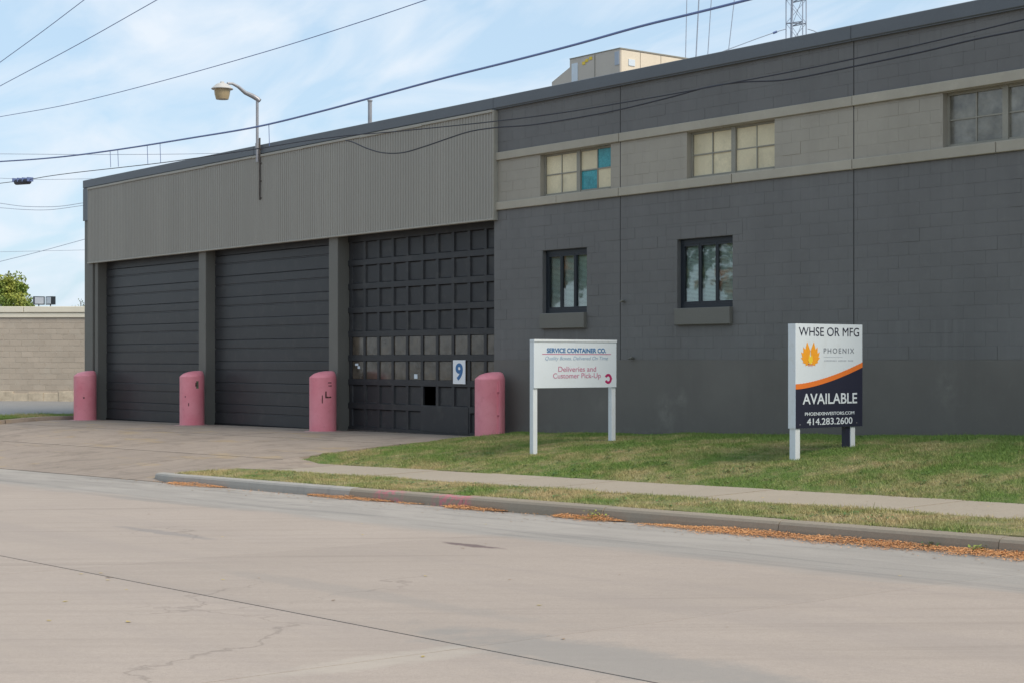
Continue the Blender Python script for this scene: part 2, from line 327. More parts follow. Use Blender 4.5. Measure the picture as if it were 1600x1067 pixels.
# ------------------------------------------------------------------ mesh helper
class MB:
    def __init__(s): s.v = []; s.f = []
    def add(s, vs, fs):
        o = len(s.v); s.v += [tuple(a) for a in vs]; s.f += [tuple(i + o for i in f) for f in fs]; return s
    def box(s, x0, x1, y0, y1, z0, z1):
        return s.add([(x0, y0, z0), (x1, y0, z0), (x1, y1, z0), (x0, y1, z0), (x0, y0, z1), (x1, y0, z1), (x1, y1, z1), (x0, y1, z1)],
                     [(0, 3, 2, 1), (4, 5, 6, 7), (0, 1, 5, 4), (1, 2, 6, 5), (2, 3, 7, 6), (3, 0, 4, 7)])
    def quad(s, a, b, c, d): return s.add([a, b, c, d], [(0, 1, 2, 3)])
    def slab(s, x0, x1, z0, z1, y0, d, c=.006, e=None):     # a plate facing -Y with chamfered front edge; front at y0, depth d
        e = c if e is None else e
        vs = [(x0, y0 + d, z0), (x1, y0 + d, z0), (x1, y0 + d, z1), (x0, y0 + d, z1),
              (x0, y0 + c, z0), (x1, y0 + c, z0), (x1, y0 + c, z1), (x0, y0 + c, z1),
              (x0 + e, y0, z0 + c), (x1 - e, y0, z0 + c), (x1 - e, y0, z1 - c), (x0 + e, y0, z1 - c)]
        fs = [(0, 1, 5, 4), (1, 2, 6, 5), (2, 3, 7, 6), (3, 0, 4, 7), (4, 5, 9, 8), (5, 6, 10, 9), (6, 7, 11, 10), (7, 4, 8, 11), (8, 9, 10, 11)]
        return s.add(vs, fs)
    def tube(s, pts, r, n=8, cap=True):
        pts = [Vector(p) for p in pts]; o = len(s.v); m = len(pts)
        rr = r if isinstance(r, (list, tuple)) else [r] * m
        ref = Vector((0, 0, 1))
        for i, p in enumerate(pts):
            d = (pts[min(i + 1, m - 1)] - pts[max(i - 1, 0)]).normalized()
            a = d.cross(ref if abs(d.z) < .95 else Vector((1, 0, 0))).normalized(); b = d.cross(a)
            for k in range(n):
                t = 2 * math.pi * k / n; q = p + (a * math.cos(t) + b * math.sin(t)) * rr[i]; s.v.append(tuple(q))
        for i in range(m - 1):
            for k in range(n):
                k2 = (k + 1) % n; s.f.append((o + i * n + k, o + i * n + k2, o + (i + 1) * n + k2, o + (i + 1) * n + k))
        if cap: s.f.append(tuple(o + k for k in range(n))); s.f.append(tuple(o + (m - 1) * n + k for k in reversed(range(n))))
        return s
    def lathe(s, prof, n=20, c=(0, 0)):      # prof: (r, z) bottom to top
        o = len(s.v)
        for r, z in prof:
            for k in range(n):
                t = 2 * math.pi * k / n; s.v.append((c[0] + r * math.cos(t), c[1] + r * math.sin(t), z))
        for i in range(len(prof) - 1):
            for k in range(n):
                k2 = (k + 1) % n; s.f.append((o + i * n + k, o + i * n + k2, o + (i + 1) * n + k2, o + (i + 1) * n + k))
        s.f.append(tuple(o + k for k in reversed(range(n)))); s.f.append(tuple(o + (len(prof) - 1) * n + k for k in range(n)))
        return s
    def poly(s, pts, y0, d):                 # extruded polygon in XZ, facing -Y
        n = len(pts); vs = [(x, y0, z) for x, z in pts] + [(x, y0 + d, z) for x, z in pts]
        return s.add(vs, [tuple(range(n)), tuple(reversed(range(n, 2 * n)))] + [(i, i + n, (i + 1) % n + n, (i + 1) % n) for i in range(n)])
    def mesh(s, name, mt, smooth=False):
        me = bpy.data.meshes.new(name); me.from_pydata(s.v, [], s.f); me.materials.append(mt)
        if smooth:
            me.polygons.foreach_set('use_smooth', [True] * len(me.polygons))
            me.set_sharp_from_angle(angle=math.radians(32))
        me.update(); return me
    def build(s, name, mt, parent=None, loc=(0, 0, 0), smooth=False, **k):
        return link(name, s.mesh(name, mt, smooth), parent, loc, **k)
def link(name, me, parent=None, loc=(0, 0, 0), **k):
    o = bpy.data.objects.new(name, me); COL.objects.link(o); o.parent = parent; o.location = loc
    for a, b in k.items(): o[a] = b
    return o
def thing(name, label, cat, loc=(0, 0, 0), rz=0, group=None):
    o = bpy.data.objects.new(name, None); COL.objects.link(o); o.location = loc; o.rotation_euler = (0, 0, rz)
    o['label'] = label; o['category'] = cat
    if group: o['group'] = group
    return o
def tag(o, label, cat, group=None):
    o['label'] = label; o['category'] = cat
    if group: o['group'] = group
    return o
def struct(name):
    o = bpy.data.objects.new(name, None); COL.objects.link(o); o['kind'] = 'structure'; return o
def patch_mesh(name, x0, x1, y0, y1, nx, ny, zf, mt, skirt=.12, ox=0, oy=0):
    vs = []; fs = []
    for j in range(ny + 1):
        for i in range(nx + 1):
            x = x0 + (x1 - x0) * i / nx; y = y0 + (y1 - y0) * j / ny; vs.append((x, y, zf(x, y)))
    W = nx + 1
    for j in range(ny):
        for i in range(nx): fs.append((j * W + i, j * W + i + 1, (j + 1) * W + i + 1, (j + 1) * W + i))
    if skirt:
        ring = [i for i in range(W)] + [j * W + nx for j in range(1, ny + 1)] + [ny * W + i for i in range(nx - 1, -1, -1)] + [j * W for j in range(ny - 1, 0, -1)]
        b = len(vs)
        for r_ in ring: x, y, z = vs[r_]; vs.append((x, y, z - skirt))
        n = len(ring)
        for k in range(n): fs.append((ring[k], b + k, b + (k + 1) % n, ring[(k + 1) % n]))
    me = bpy.data.meshes.new(name); me.from_pydata(vs, [], fs); me.materials.append(mt); me.update(); return me

# ------------------------------------------------------------------ ground, road, drive, walk
def gf(x, y):
    z = min(H(x, min(y, 0)), H(x, min(y, 0) - .7), H(x, min(y + .6, 0)))
    return z - .06
xs = sorted(set([-500, -200, -100, -60, -45, -38] + [i * 1.0 for i in range(-34, 40)] + [45, 60, 90, 200, 500]))
ys = sorted(set([-500, -200, -90, -50, -40, -34, -30, -26, -22, -18, -14, -10] + [-8 + i * .5 for i in range(0, 17)] + [2, 6, 20, 40, 90, 200, 500]))
vs = [(x, y, gf(x, y)) for y in ys for x in xs]; W = len(xs)
fs = [(j * W + i, j * W + i + 1, (j + 1) * W + i + 1, (j + 1) * W + i) for j in range(len(ys) - 1) for i in range(W - 1)]
me = bpy.data.meshes.new('ground'); me.from_pydata(vs, [], fs); me.materials.append(M['soil']); link('ground', me)['kind'] = 'structure'

road = struct('road')
jx = [-60, -40, -30, -24, -18, -12, -6, 0.2, 6.3, 12.4, 18.6, 24.6, 30.7, 37, 50, 80]
for i in range(len(jx) - 1):
    for (ya, yb, off) in ((-14.6, -7.56, 0), (-21.7, -14.6, 0), (-28.8, -21.7, 0)):
        a, b = jx[i], jx[i + 1]; g = .003 if ya > -15 else .007
        link('road_slab', patch_mesh('road_slab', a + g, b - g, ya + .010, yb - (.012 if yb < -8 else 0), max(1, int((b - a) / 3)), 2, lambda x, y: R(x), M['road'], .05), road)

drive = struct('driveway')
dxs = [-20.15, -16.8, -13.4, -10, -6.6, -3.2, 0.0]; dys = [(-7.54, -5.0), (-5.0, -2.4), (-2.4, .28)]
for i in range(6):
    for ya, yb in dys:
        link('driveway_slab', patch_mesh('driveway_slab', dxs[i] + .008, dxs[i + 1] - .008, ya + .016, yb - .016, 4, 6, lambda x, y: Dr(x, y), M['drive'], .05), drive)
lot = link('parking_lot', patch_mesh('parking_lot', -60, -22.4, -7.5, 30, 30, 30, lambda x, y: H(x, min(y, 0)), M['lot'], .05)); lot['kind'] = 'structure'

walk = struct('sidewalk')
x = -0.0
while x < 32:
    dz = random.uniform(-.006, .006)
    link('sidewalk_slab', patch_mesh('sidewalk_slab', x + .005, x + 1.5 - .005, -6.2, -4.74, 4, 2, lambda a, b: H(a, b) + .012 + dz, M['walk'] if x > 1 else M['drive'], .08), walk)
    x += 1.505

curb = struct('kerb')
def kerb_profile(r): return [(-7.56, -.05), (-7.555, .06), (-7.545, .115), (-7.525, .143), (-7.49, .155), (-7.37, .16), (-7.365, -.05)]
kx = [-.72, 3.3, 6.2, 9.0, 11.85, 14.7, 17.5, 20.4, 23.3, 26.2, 29.1, 32, 35, 38]
for i in range(len(kx) - 1):
    a, b = kx[i] + .006, kx[i + 1] - .006; m = MB(); n = 4; dzz = random.uniform(-.006, .006) if i else 0; dyy = random.uniform(-.008, .008)
    rows = []
    for k in range(n + 1):
        x = a + (b - a) * k / n; sh = .25 * sm((.3 - (x + .72)) / .3) if i == 0 else 0
        hh = 1.0 if i else (.85 + .15 * sm((x + .72) / .9))
        rows.append([(x, y + dyy + sh, R(x) + (z * hh if z > 0 else z) + dzz) for y, z in kerb_profile(0)])
    P_ = len(rows[0])
    for rw in rows: m.v += rw
    for k in range(n):
        for q in range(P_ - 1): m.f.append((k * P_ + q, k * P_ + q + 1, (k + 1) * P_ + q + 1, (k + 1) * P_ + q))
    m.f = [tuple(reversed(f)) for f in m.f]
    m.f.append(tuple(range(P_))); m.f.append(tuple(n * P_ + q for q in reversed(range(P_))))
    m.build('kerb_stone', M['curb_new'] if i < 2 else M['curb'], curb, smooth=False)
for (ya, yb) in ((-7.4, -5.0), (-4.98, -2.5), (-2.48, -.05)):     # kerb at the far side of the driveway
    link('kerb_stone', patch_mesh('kerb_stone', -20.38, -20.17, ya, yb, 1, 4, lambda x, y: Dr(-20, y) + .11 - .05 * sm((-6 - y)), M['drive'], .2), curb)

# lawns: turf sheets with blades
def lawn_sheet(name, x0, x1, y0, y1, nx, ny, f): 
    o = link(name, patch_mesh(name, x0, x1, y0, y1, nx, ny, f, M['turf'], .05)); o['kind'] = 'structure'; return o
def hb(x, y): return H(x, y) + .012 * math.sin(3.1 * x + 2 * math.sin(2.3 * y)) * math.sin(2.7 * y + x)
def edge0(y):  # ragged driveway side of the bank
    return .62 - .55 * ((-y) / 4.74) if y > -4.8 else .1
lawn_sheet('lawn', .25, 30, -4.72, -.005, 150, 24, lambda x, y: hb(x, y) + .004)
lawn_sheet('kerb_lawn', .05, 36, -7.372, -6.21, 120, 4, lambda x, y: H(x, y) + .006 + .01 * math.sin(4 * x) * math.sin(5 * y))
lawn_sheet('far_lawn', -22.4, -20.4, -7.4, .2, 6, 10, lambda x, y: H(x, y) + .03)

def blades(name, n, xa, xb, ya, yb, zf, hmin, hmax, mt, dens=None, w=.005):
    X = rng.uniform(xa, xb, n); Y = rng.uniform(ya, yb, n)
    if dens is not None:
        keep = dens(X, Y); X = X[keep]; Y = Y[keep]
    n = len(X); Z = np.array([zf(a, b) for a, b in zip(X, Y)])
    h = rng.uniform(hmin, hmax, n) * (0.6 + .8 * (.5 + .5 * np.sin(X * 1.9 + np.sin(Y * 2.7) * 2) * np.cos(Y * 2.1 + X * .7)))
    h = h * np.where(rng.uniform(0, 1, n) < .03, 1.9, 1.0); a = rng.uniform(0, 2 * np.pi, n); lean = rng.normal(0, .55, (n, 2)) * h[:, None]
    ww = w * rng.uniform(.7, 1.5, n); V = np.empty((n, 3, 3), np.float32)
    V[:, 0] = np.stack([X - np.cos(a) * ww, Y - np.sin(a) * ww, Z - .005], 1)
    V[:, 1] = np.stack([X + np.cos(a) * ww, Y + np.sin(a) * ww, Z - .005], 1)
    V[:, 2] = np.stack([X + lean[:, 0], Y + lean[:, 1], Z + h], 1)
    return tris(name, V.reshape(-1, 3), n, 3, mt)
def tris(name, V, n, k, mt, parent=None):
    me = bpy.data.meshes.new(name); me.vertices.add(n * k); me.loops.add(n * k); me.polygons.add(n)
    me.vertices.foreach_set('co', V.astype(np.float32).ravel()); me.loops.foreach_set('vertex_index', np.arange(n * k, dtype=np.int32))
    me.polygons.foreach_set('loop_start', np.arange(0, n * k, k, dtype=np.int32)); me.polygons.foreach_set('loop_total', np.full(n, k, np.int32))
    me.materials.append(mt); me.update(); me.validate(); return link(name, me, parent)
def nrm(x, y, f): return np.sin(x * f) * np.sin(y * f * 1.3 + x * .6) + .5 * np.sin(x * f * 2.7 + 1) * np.sin(y * f * 3.1)
g1 = blades('grass', 380000, .0, 17, -4.80, -.02, hb, .012, .042, M['blade'],
            lambda X, Y: (X > (.60 + .5 * (Y / 4.74) + .12 * np.sin(Y * 5) + .06 * np.sin(Y * 17))) & (rng.uniform(0, 1, len(X)) < (.85 + .35 * nrm(X, Y, 2.2)) * np.clip((Y + 4.85 + .25 * np.maximum(0, np.sin(X * 2.3) + np.sin(X * 5.9))) * 2.2, .12, 1)))
g2 = blades('grass', 120000, .0, 19, -7.40, -6.14, H, .012, .045, M['blade'],
            lambda X, Y: (X > .15 + .9 * np.clip((Y + 6.9) / .7, 0, 1)) & (rng.uniform(0, 1, len(X)) < .6 + .4 * nrm(X, Y, 2.6)))
g3 = blades('grass', 14000, -22.4, -20.38, -7.4, .1, lambda x, y: H(x, y) + .03, .03, .09, M['blade'])
for g, l in ((g1, 'patchy green and straw coloured grass on the bank below the dark wall'), (g2, 'dry thin grass on the strip between kerb and sidewalk'), (g3, 'narrow strip of green grass left of the driveway')):
    g['kind'] = 'stuff'; g['label'] = l; g['category'] = 'grass'

# leaves in the gutter
def leaf_quads(name, pts, smin, smax, mt, flat=.5):
    n = len(pts); P = np.array(pts); s = rng.uniform(smin, smax, n); a = rng.uniform(0, 6.283, n); tx = rng.normal(0, flat, n); ty = rng.normal(0, flat, n)
    V = np.empty((n, 4, 3))
    for k, (cx, cy) in enumerate(((-1, 0), (0, -.62), (1, 0), (0, .62))):
        dx_ = (cx * np.cos(a) - cy * np.sin(a)) * s; dy_ = (cx * np.sin(a) + cy * np.cos(a)) * s
        V[:, k] = P + np.stack([dx_, dy_, np.abs(dx_ * tx + dy_ * ty) * .8], 1)
    return tris(name, V.reshape(-1, 3), n, 4, mt)
def heap(u0, u1, n, w, hgt):
    xa = at_y(u0, 790, -7.6).x; xb = at_y(u1, 790, -7.6).x; out = []
    for _ in range(n):
        t = random.random(); x = xa + (xb - xa) * t; env = min(1, 4 * t, 4 * (1 - t)) ; env *= .6 + .4 * math.sin(x * 3.3) ** 2
        d = abs(random.gauss(0, .5)) * w * env; y = -7.575 - d
        z = R(x) + .012 + max(0, hgt * env * (1 - d / (w * env + .01))) * random.random(); out.append((x, y, z))
    return out
L = heap(262, 352, 2000, .32, .05) + heap(478, 612, 2300, .22, .04) + heap(690, 790, 1800, .2, .04) + heap(862, 975, 1900, .26, .06) + heap(620, 660, 200, .2, .01) + heap(230, 1000, 500, .5, .004)
xa, xb = 12.6, 19.5
for _ in range(17000):
    x = random.uniform(xa, xb); env = min(1, (x - xa) / 1.5) * (.55 + .45 * (.5 + .5 * math.sin(x * 2.1 + 1) * math.sin(x * 5.3)))
    if random.random() > env + .15: continue
    d = abs(random.gauss(0, .5)) * (.18 + .22 * env); L.append((x, -7.58 - d, R(x) + .01 + max(0, .05 * env * (1 - d / .4)) * random.random()))
o = leaf_quads('fallen_leaves', L, .005, .018, M['litter']); tag(o, 'drifts of orange fallen leaves lying in the gutter along the kerb', 'leaves'); o['kind'] = 'stuff'
L = [(random.uniform(-2, 20), -7.6 - abs(random.gauss(0, .35)), 0) for _ in range(500)] + [(random.uniform(2, 24), random.uniform(-19, -8), 0) for _ in range(40)] + [(random.uniform(1, 17), random.uniform(-7.3, -.5), .05) for _ in range(260)] + [(random.uniform(-19, 0), random.uniform(-7.3, -.3), 0) for _ in range(90)]
L = [(a, b, H(a, b) + .004 + c) for a, b, c in L]
o = leaf_quads('scattered_leaves', L, .008, .028, M['brown_litter'], .2); tag(o, 'brown leaves and bits scattered over road, drive and grass', 'leaves'); o['kind'] = 'stuff'
L = [(random.uniform(10, 24), random.uniform(-19, -8), 0) for _ in range(26)] + [(random.uniform(3, 16), random.uniform(-7.2, -3.8), .05) for _ in range(40)]
L = [(a, b, H(a, b) + .004 + c) for a, b, c in L]
o = leaf_quads('yellow_leaves', L, .014, .032, M['yellow_leaf'], .1); tag(o, 'sparse yellow leaves dotted over the street and lawn edge', 'leaves'); o['kind'] = 'stuff'

# weeds by the kerb
def weed(u, y, label, sz=.16, mt='leaf_yg'):
    p = at_y(u, 800, y); m = MB(); z0 = H(p.x, y)
    for k in range(46):
        a = random.uniform(0, 6.28); r = random.uniform(.1, 1) * sz; h = random.uniform(.1, .9) * sz * .8; s = random.uniform(.015, .032)
        c = Vector((math.cos(a) * r, math.sin(a) * r, h)); b = Vector((random.uniform(-1, 1), random.uniform(-1, 1), random.uniform(-.4, .4))).normalized() * s
        d = b.cross(Vector((random.uniform(-.3, .3), random.uniform(-.3, .3), 1))).normalized() * s * .5
        m.quad(c - b, c - d, c + b, c + d)
    root = thing('weed', label, 'weed', (p.x, y, z0), 0, 'weeds growing at the kerb')
    m.build('foliage', M[mt], root); st = MB()
    for k in range(7):
        a = k * .9; st.tube([(0, 0, -.01), (math.cos(a) * sz * .6, math.sin(a) * sz * .6, sz * .5)], [.003, .001], 4)
    st.build('stem', M['leaf_green'], root)
weed(930, -7.62, 'yellow green weed in the leaf heap right of the first signs posts, against the kerb', .17)
weed(1455, -7.6, 'small green weed in the gutter leaves below the right lawn, left of its pair', .09, 'leaf_green')
weed(1530, -7.6, 'small green weed in the gutter leaves nearest the right edge', .11, 'leaf_yg')

# ------------------------------------------------------------------ THE WAREHOUSE
B = thing('warehouse', 'long low dark grey block warehouse with three garage doors and a ribbed metal fascia', 'building')
FX = lambda u: 43.53 - 88185 / (u + 1250)
TOP = 6.75; XR = 30.0; XL = -20.19
W1 = (1.47, 2.81, 2.51, 3.755); W2 = (5.30, 6.68, 2.52, 3.76)
UA = (1.40, 3.50, 4.83, 5.66); UB = (5.55, 7.66, 4.83, 5.66); UC = (11.12, 13.22, 4.83, 5.66); UD = (16.7, 18.8, 4.83, 5.66)
holes = [W1, W2, UA, UB, UC, UD]
# backing wall with openings (parged base stands flush below z = 1.6)
def holed(x0, x1, z0, z1, y, hs, depth):
    m = MB(); X = sorted({x0, x1, *[h[0] for h in hs], *[h[1] for h in hs]}); Z = sorted({z0, z1, *[h[2] for h in hs], *[h[3] for h in hs]})
    for i in range(len(X) - 1):
        for j in range(len(Z) - 1):
            cx = (X[i] + X[i + 1]) / 2; cz = (Z[j] + Z[j + 1]) / 2
            if any(h[0] < cx < h[1] and h[2] < cz < h[3] for h in hs): continue
            m.quad((X[i], y, Z[j]), (X[i + 1], y, Z[j]), (X[i + 1], y, Z[j + 1]), (X[i], y, Z[j + 1]))
    for a, b, c, d in hs:
        m.quad((a, y, c), (a, y, d), (a, y + depth, d), (a, y + depth, c)); m.quad((b, y, c), (b, y + depth, c), (b, y + depth, d), (b, y, d))
        m.quad((a, y, d), (b, y, d), (b, y + depth, d), (a, y + depth, d)); m.quad((a, y, c), (a, y + depth, c), (b, y + depth, c), (b, y, c))
    return m
holed(-.10, XR, 1.6, 4.66, .0018, [W1, W2], .2).build('wall', M['dark_block'], B)
holed(-.10, XR, 4.66, 5.83, .0018, [UA, UB, UC, UD], .22).build('wall', M['grey_block'], B, label='pale grey painted window band of the wall')
holed(-.10, XR, 5.83, TOP, .0018, [], .2).build('wall', M['dark_block'], B)
m = MB(); m.quad((-.10, -.004, -.6), (XR, -.004, -.6), (XR, -.004, 1.597), (-.10, -.004, 1.597)); m.quad((-.10, -.004, 1.597), (XR, -.004, 1.597), (XR, .0017, 1.600), (-.10, .0017, 1.600))
m.quad((-.10, .3, -.6), (-.10, -.004, -.6), (-.10, -.004, 1.597), (-.10, .3, 1.597)); m.quad((-.10, .3, 1.597), (-.10, .0035, 1.597), (-.10, .0035, 6.7), (-.10, .3, 6.7))
m.build('wall', M['dark_parge'], B, label='smooth rendered lower part of the wall')
m = MB()   # shell: back, sides, roof, floor
m.box(XL, XR, 19.8, 20, -.6, TOP); m.box(XR - .2, XR, .25, 19.8, -.6, TOP); m.box(XL, XL + .2, .3, 19.8, -.6, TOP); m.build('rear_wall', M['dark_block'], B)
MB().box(XL + .2, XR - .2, .3, 19.8, 6.3, 6.5).build('roof', M['roof'], B)
MB().box(XL + .2, XR - .2, .31, 19.8, -.6, -.12).build('floor', M['black'], B)
MB().box(-.08, XR - .3, .45, .5, -.1, 6.28).build('inner_wall', M['black'], B)     # lining behind the windows
MB().box(-.14, -.09, .5, 19.7, -.1, 6.28).build('inner_wall', M['black'], B)

CJ = [FX(968), FX(1332), 14.99, 20.6]          # control joints
HB, LB = .2032, .4064
cache = {}
def block_mesh(w, h, key, mt):
    k = (round(w, 3), round(h, 3), key)
    if k not in cache: cache[k] = MB().slab(0, w, 0, h, -.001, .006, .0018, .0008).mesh('block', mt)
    return cache[k]
rects = []
def subtract(r, h):
    a, b, c, d = r; e, f, g, i = h
    if e >= b or f <= a or g >= d or i <= c: return [r]
    out = []
    if a < e: out.append((a, e, c, d))
    if f < b: out.append((f, b, c, d))
    m0, m1 = max(a, e), min(b, f)
    if c < g: out.append((m0, m1, c, g))
    if i < d: out.append((m0, m1, i, d))
    return out
def sold(Wn): return (Wn[0] - .28, Wn[1] + .24, Wn[3], Wn[3] + .225)
def lay(z0, z1, hs, key, xend):
    row = 0; z = z0
    while z < z1 - .03:
        zt = min(z + HB, z1); x = -.09 - (row % 2) * LB / 2
        while x < xend:
            r = [(max(x, -.09), min(x + LB, xend), z, zt)]
            for cj in CJ: r = [q for p_ in r for q in subtract(p_, (cj - .008, cj + .008, -9, 99))]
            for h in hs: r = [q for p_ in r for q in subtract(p_, h)]
            for q in r:
                if q[1] - q[0] > .03 and q[3] - q[2] > .03: rects.append((*q, key))
            x += LB
        z += HB; row += 1
XE = 15.6
S1, S2 = sold(W1), sold(W2)
lay(1.602, 4.655, [W1, W2, S1, S2, (W1[0] - .01, W1[1] + .01, 2.2, 2.52), (W2[0] - .01, W2[1] + .01, 2.2, 2.53)], 'dark_block', XE)
lay(4.815, 5.675, [UA, UB, UC], 'grey_block', XE)
lay(5.835, TOP, [], 'dark_block', XE)
G = .0024
def vis(q):
    cx, cz = (q[0] + q[1]) / 2, (q[2] + q[3]) / 2
    d = Vector((cx, 0, cz)) - Vector(CAMP); dep = -CS * d.x + SN * d.y; u = 800 + 2600 * (SN * d.x + CS * d.y) / dep; v = 562 - 2600 * d.z / dep
    return (0 if -20 < u < 1610 and -10 < v < 700 else 1, dep / ((q[1] - q[0]) * (q[3] - q[2])) ** .5)
rects.sort(key=vis)
stuffb = {'dark_block': MB(), 'grey_block': MB()}
for i, q in enumerate(rects):
    w, h = q[1] - q[0] - .8 * G, q[3] - q[2] - 2 * G; off = random.uniform(-.0012, .0010) - (.0035 if random.random() < .06 else 0)
    tl = random.uniform(-.006, .006)
    if i < 292:
        o = link('block', block_mesh(w, h, q[4], M[q[4]]), B, (q[0] + .4 * G, off, q[2] + G)); o.rotation_euler = (tl, 0, random.uniform(-.003, .003))
    else: stuffb[q[4]].slab(q[0] + G, q[1] - G, q[2] + G, q[3] - G, -.001 + off, .006, .0028)
for k, m in stuffb.items():
    o = m.build('block_courses', M[k], B, kind='stuff')
for Wn in (W1, W2):   # soldier course over each lower window
    s = sold(Wn); n = 5; pw = (s[1] - s[0]) / n
    for k in range(n):
        o = link('lintel_block', block_mesh(pw - .012, s[3] - s[2] - .01, 'dark_block', M['dark_block']), B, (s[0] + pw * k + .006, random.uniform(-.002, .0), s[2] + .004))
for cj in CJ: MB().box(cj - .0075, cj + .0075, -.001, .02, 1.6, TOP).build('control_joint', M['joint'], B)
# precast belts, broken at the joints
for (z0, z1, pr) in ((4.655, 4.815, .055), (5.675, 5.835, .05)):
    xs_ = [-.02] + CJ[:] + [XR]
    for a, b in zip(xs_[:-1], xs_[1:]):
        seg = [a, b] if z0 > 5 else [a, (a + b) / 2 + random.uniform(-.5, .5), b]
        for p_, q_ in zip(seg[:-1], seg[1:]): MB().slab(p_ + .006, q_ - .006, z0, z1, -pr + random.uniform(-.004, .004), pr + .01, .008).build('belt_course', M['belt'], B)
    for a, b, _, _ in ([UA, UB, UC, UD] if z0 < 5 else []):
        MB().box(a + .002, b - .002, -.03, .17, 4.80, 4.829).build('window_ledge', M['belt'], B)
# coping
for a, b in ((XL - .03, -9.9), (-9.894, -.03), (-.024, FX(1332)), (FX(1332) + .006, 15), (15.006, XR)):
    MB().slab(a, b, 6.735, 6.965, -.085, .4, .012).box(a, b, -.06, .3, 6.715, 6.737).build('coping', M['coping'], B)
# corrugated fascia
m = MB(); xa, xb = FX(142), -.01; pitch = .1; n = int((xb - xa) / pitch); z0, z1 = 4.48, 6.66; prof = []
for i in range(n):
    x = xa + i * (xb - xa) / n; q = (xb - xa) / n
    prof += [(x, -.105), (x + q * .45, -.105), (x + q * .56, -.089), (x + q * .88, -.089)]
prof.append((xb, -.105))
for i in range(len(prof) - 1):
    (a, ya), (b, yb) = prof[i], prof[i + 1]; m.quad((a, ya, z0), (b, yb, z0), (b, yb, z1), (a, ya, z1))
m.quad((xb, -.105, z0), (xb, .0, z0), (xb, .0, z1), (xb, -.105, z1))
m.build('fascia', M['fascia'], B, label='pale grey corrugated metal fascia above the garage doors')
tz = [0, .012, -.006, .015, 0, .01, -.008, .012, .0]
for i in range(8):
    a = xa + (xb - xa) * i / 8; b = xa + (xb - xa) * (i + 1) / 8 - .01; o = MB().slab(a, b, 6.652 + tz[i] * .6, 6.712, -.128 - abs(tz[i]) * .5, .1, .006).build('fascia_flashing', M['fascia_trim'], B)
MB().slab(xa, xb, 4.455, 4.492, -.118, .12, .006).build('fascia_flashing', M['fascia_trim'], B)
MB().box(xb + .002, xb + .035, -.115, .0, 4.455, 6.70).build('fascia_flashing', M['fascia_trim'], B)
MB().box(xa, -.1, .0, .28, 4.50, 6.7).build('header_beam', M['pier'], B)
MB().box(XL, xa - .004, -.09, .3, 5.75, 6.71).build('corner_trim', M['coping'], B)
# piers
PX = [(XL, FX(146.5)), (FX(147.8), FX(152.5)), (FX(310), FX(321)), (FX(513), FX(527))]
MB().slab(PX[0][0], PX[0][1], -.7, 5.75, -.04, .4, .01).build('pier', M['pier'], B, label='light edged corner pier at the left end')
for a, b in PX[1:]:
    MB().slab(a, b, -.5, 4.5, .0, .55, .012).build('pier', M['pier'], B)
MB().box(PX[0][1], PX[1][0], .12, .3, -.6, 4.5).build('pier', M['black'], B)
# pipe stubs on the wall
for (u, v) in ((974, 471), (988, 559)):
    p = at_y(u, v, -.03); m = MB(); m.tube([(p.x, .02, p.z), (p.x, -.07, p.z)], .022, 8).tube([(p.x - .05, -.075, p.z - .01), (p.x + .05, -.075, p.z + .01)], .02, 8); m.build('pipe_stub', M['pier'], B)

# rib doors
def rib_door(x0, x1, zb, lab, nsec=8, h=4.44):
    d = bpy.data.objects.new('garage_door', None); COL.objects.link(d); d.parent = B; d.location = (x0, .29, zb); d['label'] = lab
    w = x1 - x0; sh = h / nsec
    me_ = None
    m = MB(); pr = [(.0, 0.004), (.006, -.012), (.30 * sh / .555, -.012), (.312 * sh / .555, .002), (.335 * sh / .555, .002), (.347 * sh / .555, -.012), (sh - .022, -.012), (sh - .006, .0), (sh, .006)]
    for (za, ya), (zc, yc) in zip(pr[:-1], pr[1:]): m.quad((0, ya, za), (w, ya, za), (w, yc, zc), (0, yc, zc))
    me_ = m.mesh('door_section', M['door'])
    for i in range(nsec):
        o = link('door_section', me_, d, (0, random.uniform(-.003, .003), i * sh)); o.rotation_euler = (random.uniform(-.006, .006), 0, 0)
    MB().box(0, w, .02, .05, -.3, h + .3).build('door_backing', M['black'], d)
    MB().box(0, w, -.03, .015, -.02, .045).build('door_seal', M['black'], d)
    MB().slab(0, w, h + .002, h + .35, -.006, .02, .003).build('door_header', M['panel_door'], d)
    for a in (0, w - .06): MB().box(a, a + .06, -.035, -.014, 0, h).build('door_track', M['frame_dark'], d)
rib_door(PX[1][1] - .1, PX[2][0] + .1, -.17, 'leftmost garage door of plain ribbed dark sections', 8)
rib_door(PX[2][1] - .1, PX[3][0] + .1, -.10, 'middle garage door of plain ribbed dark sections', 8)
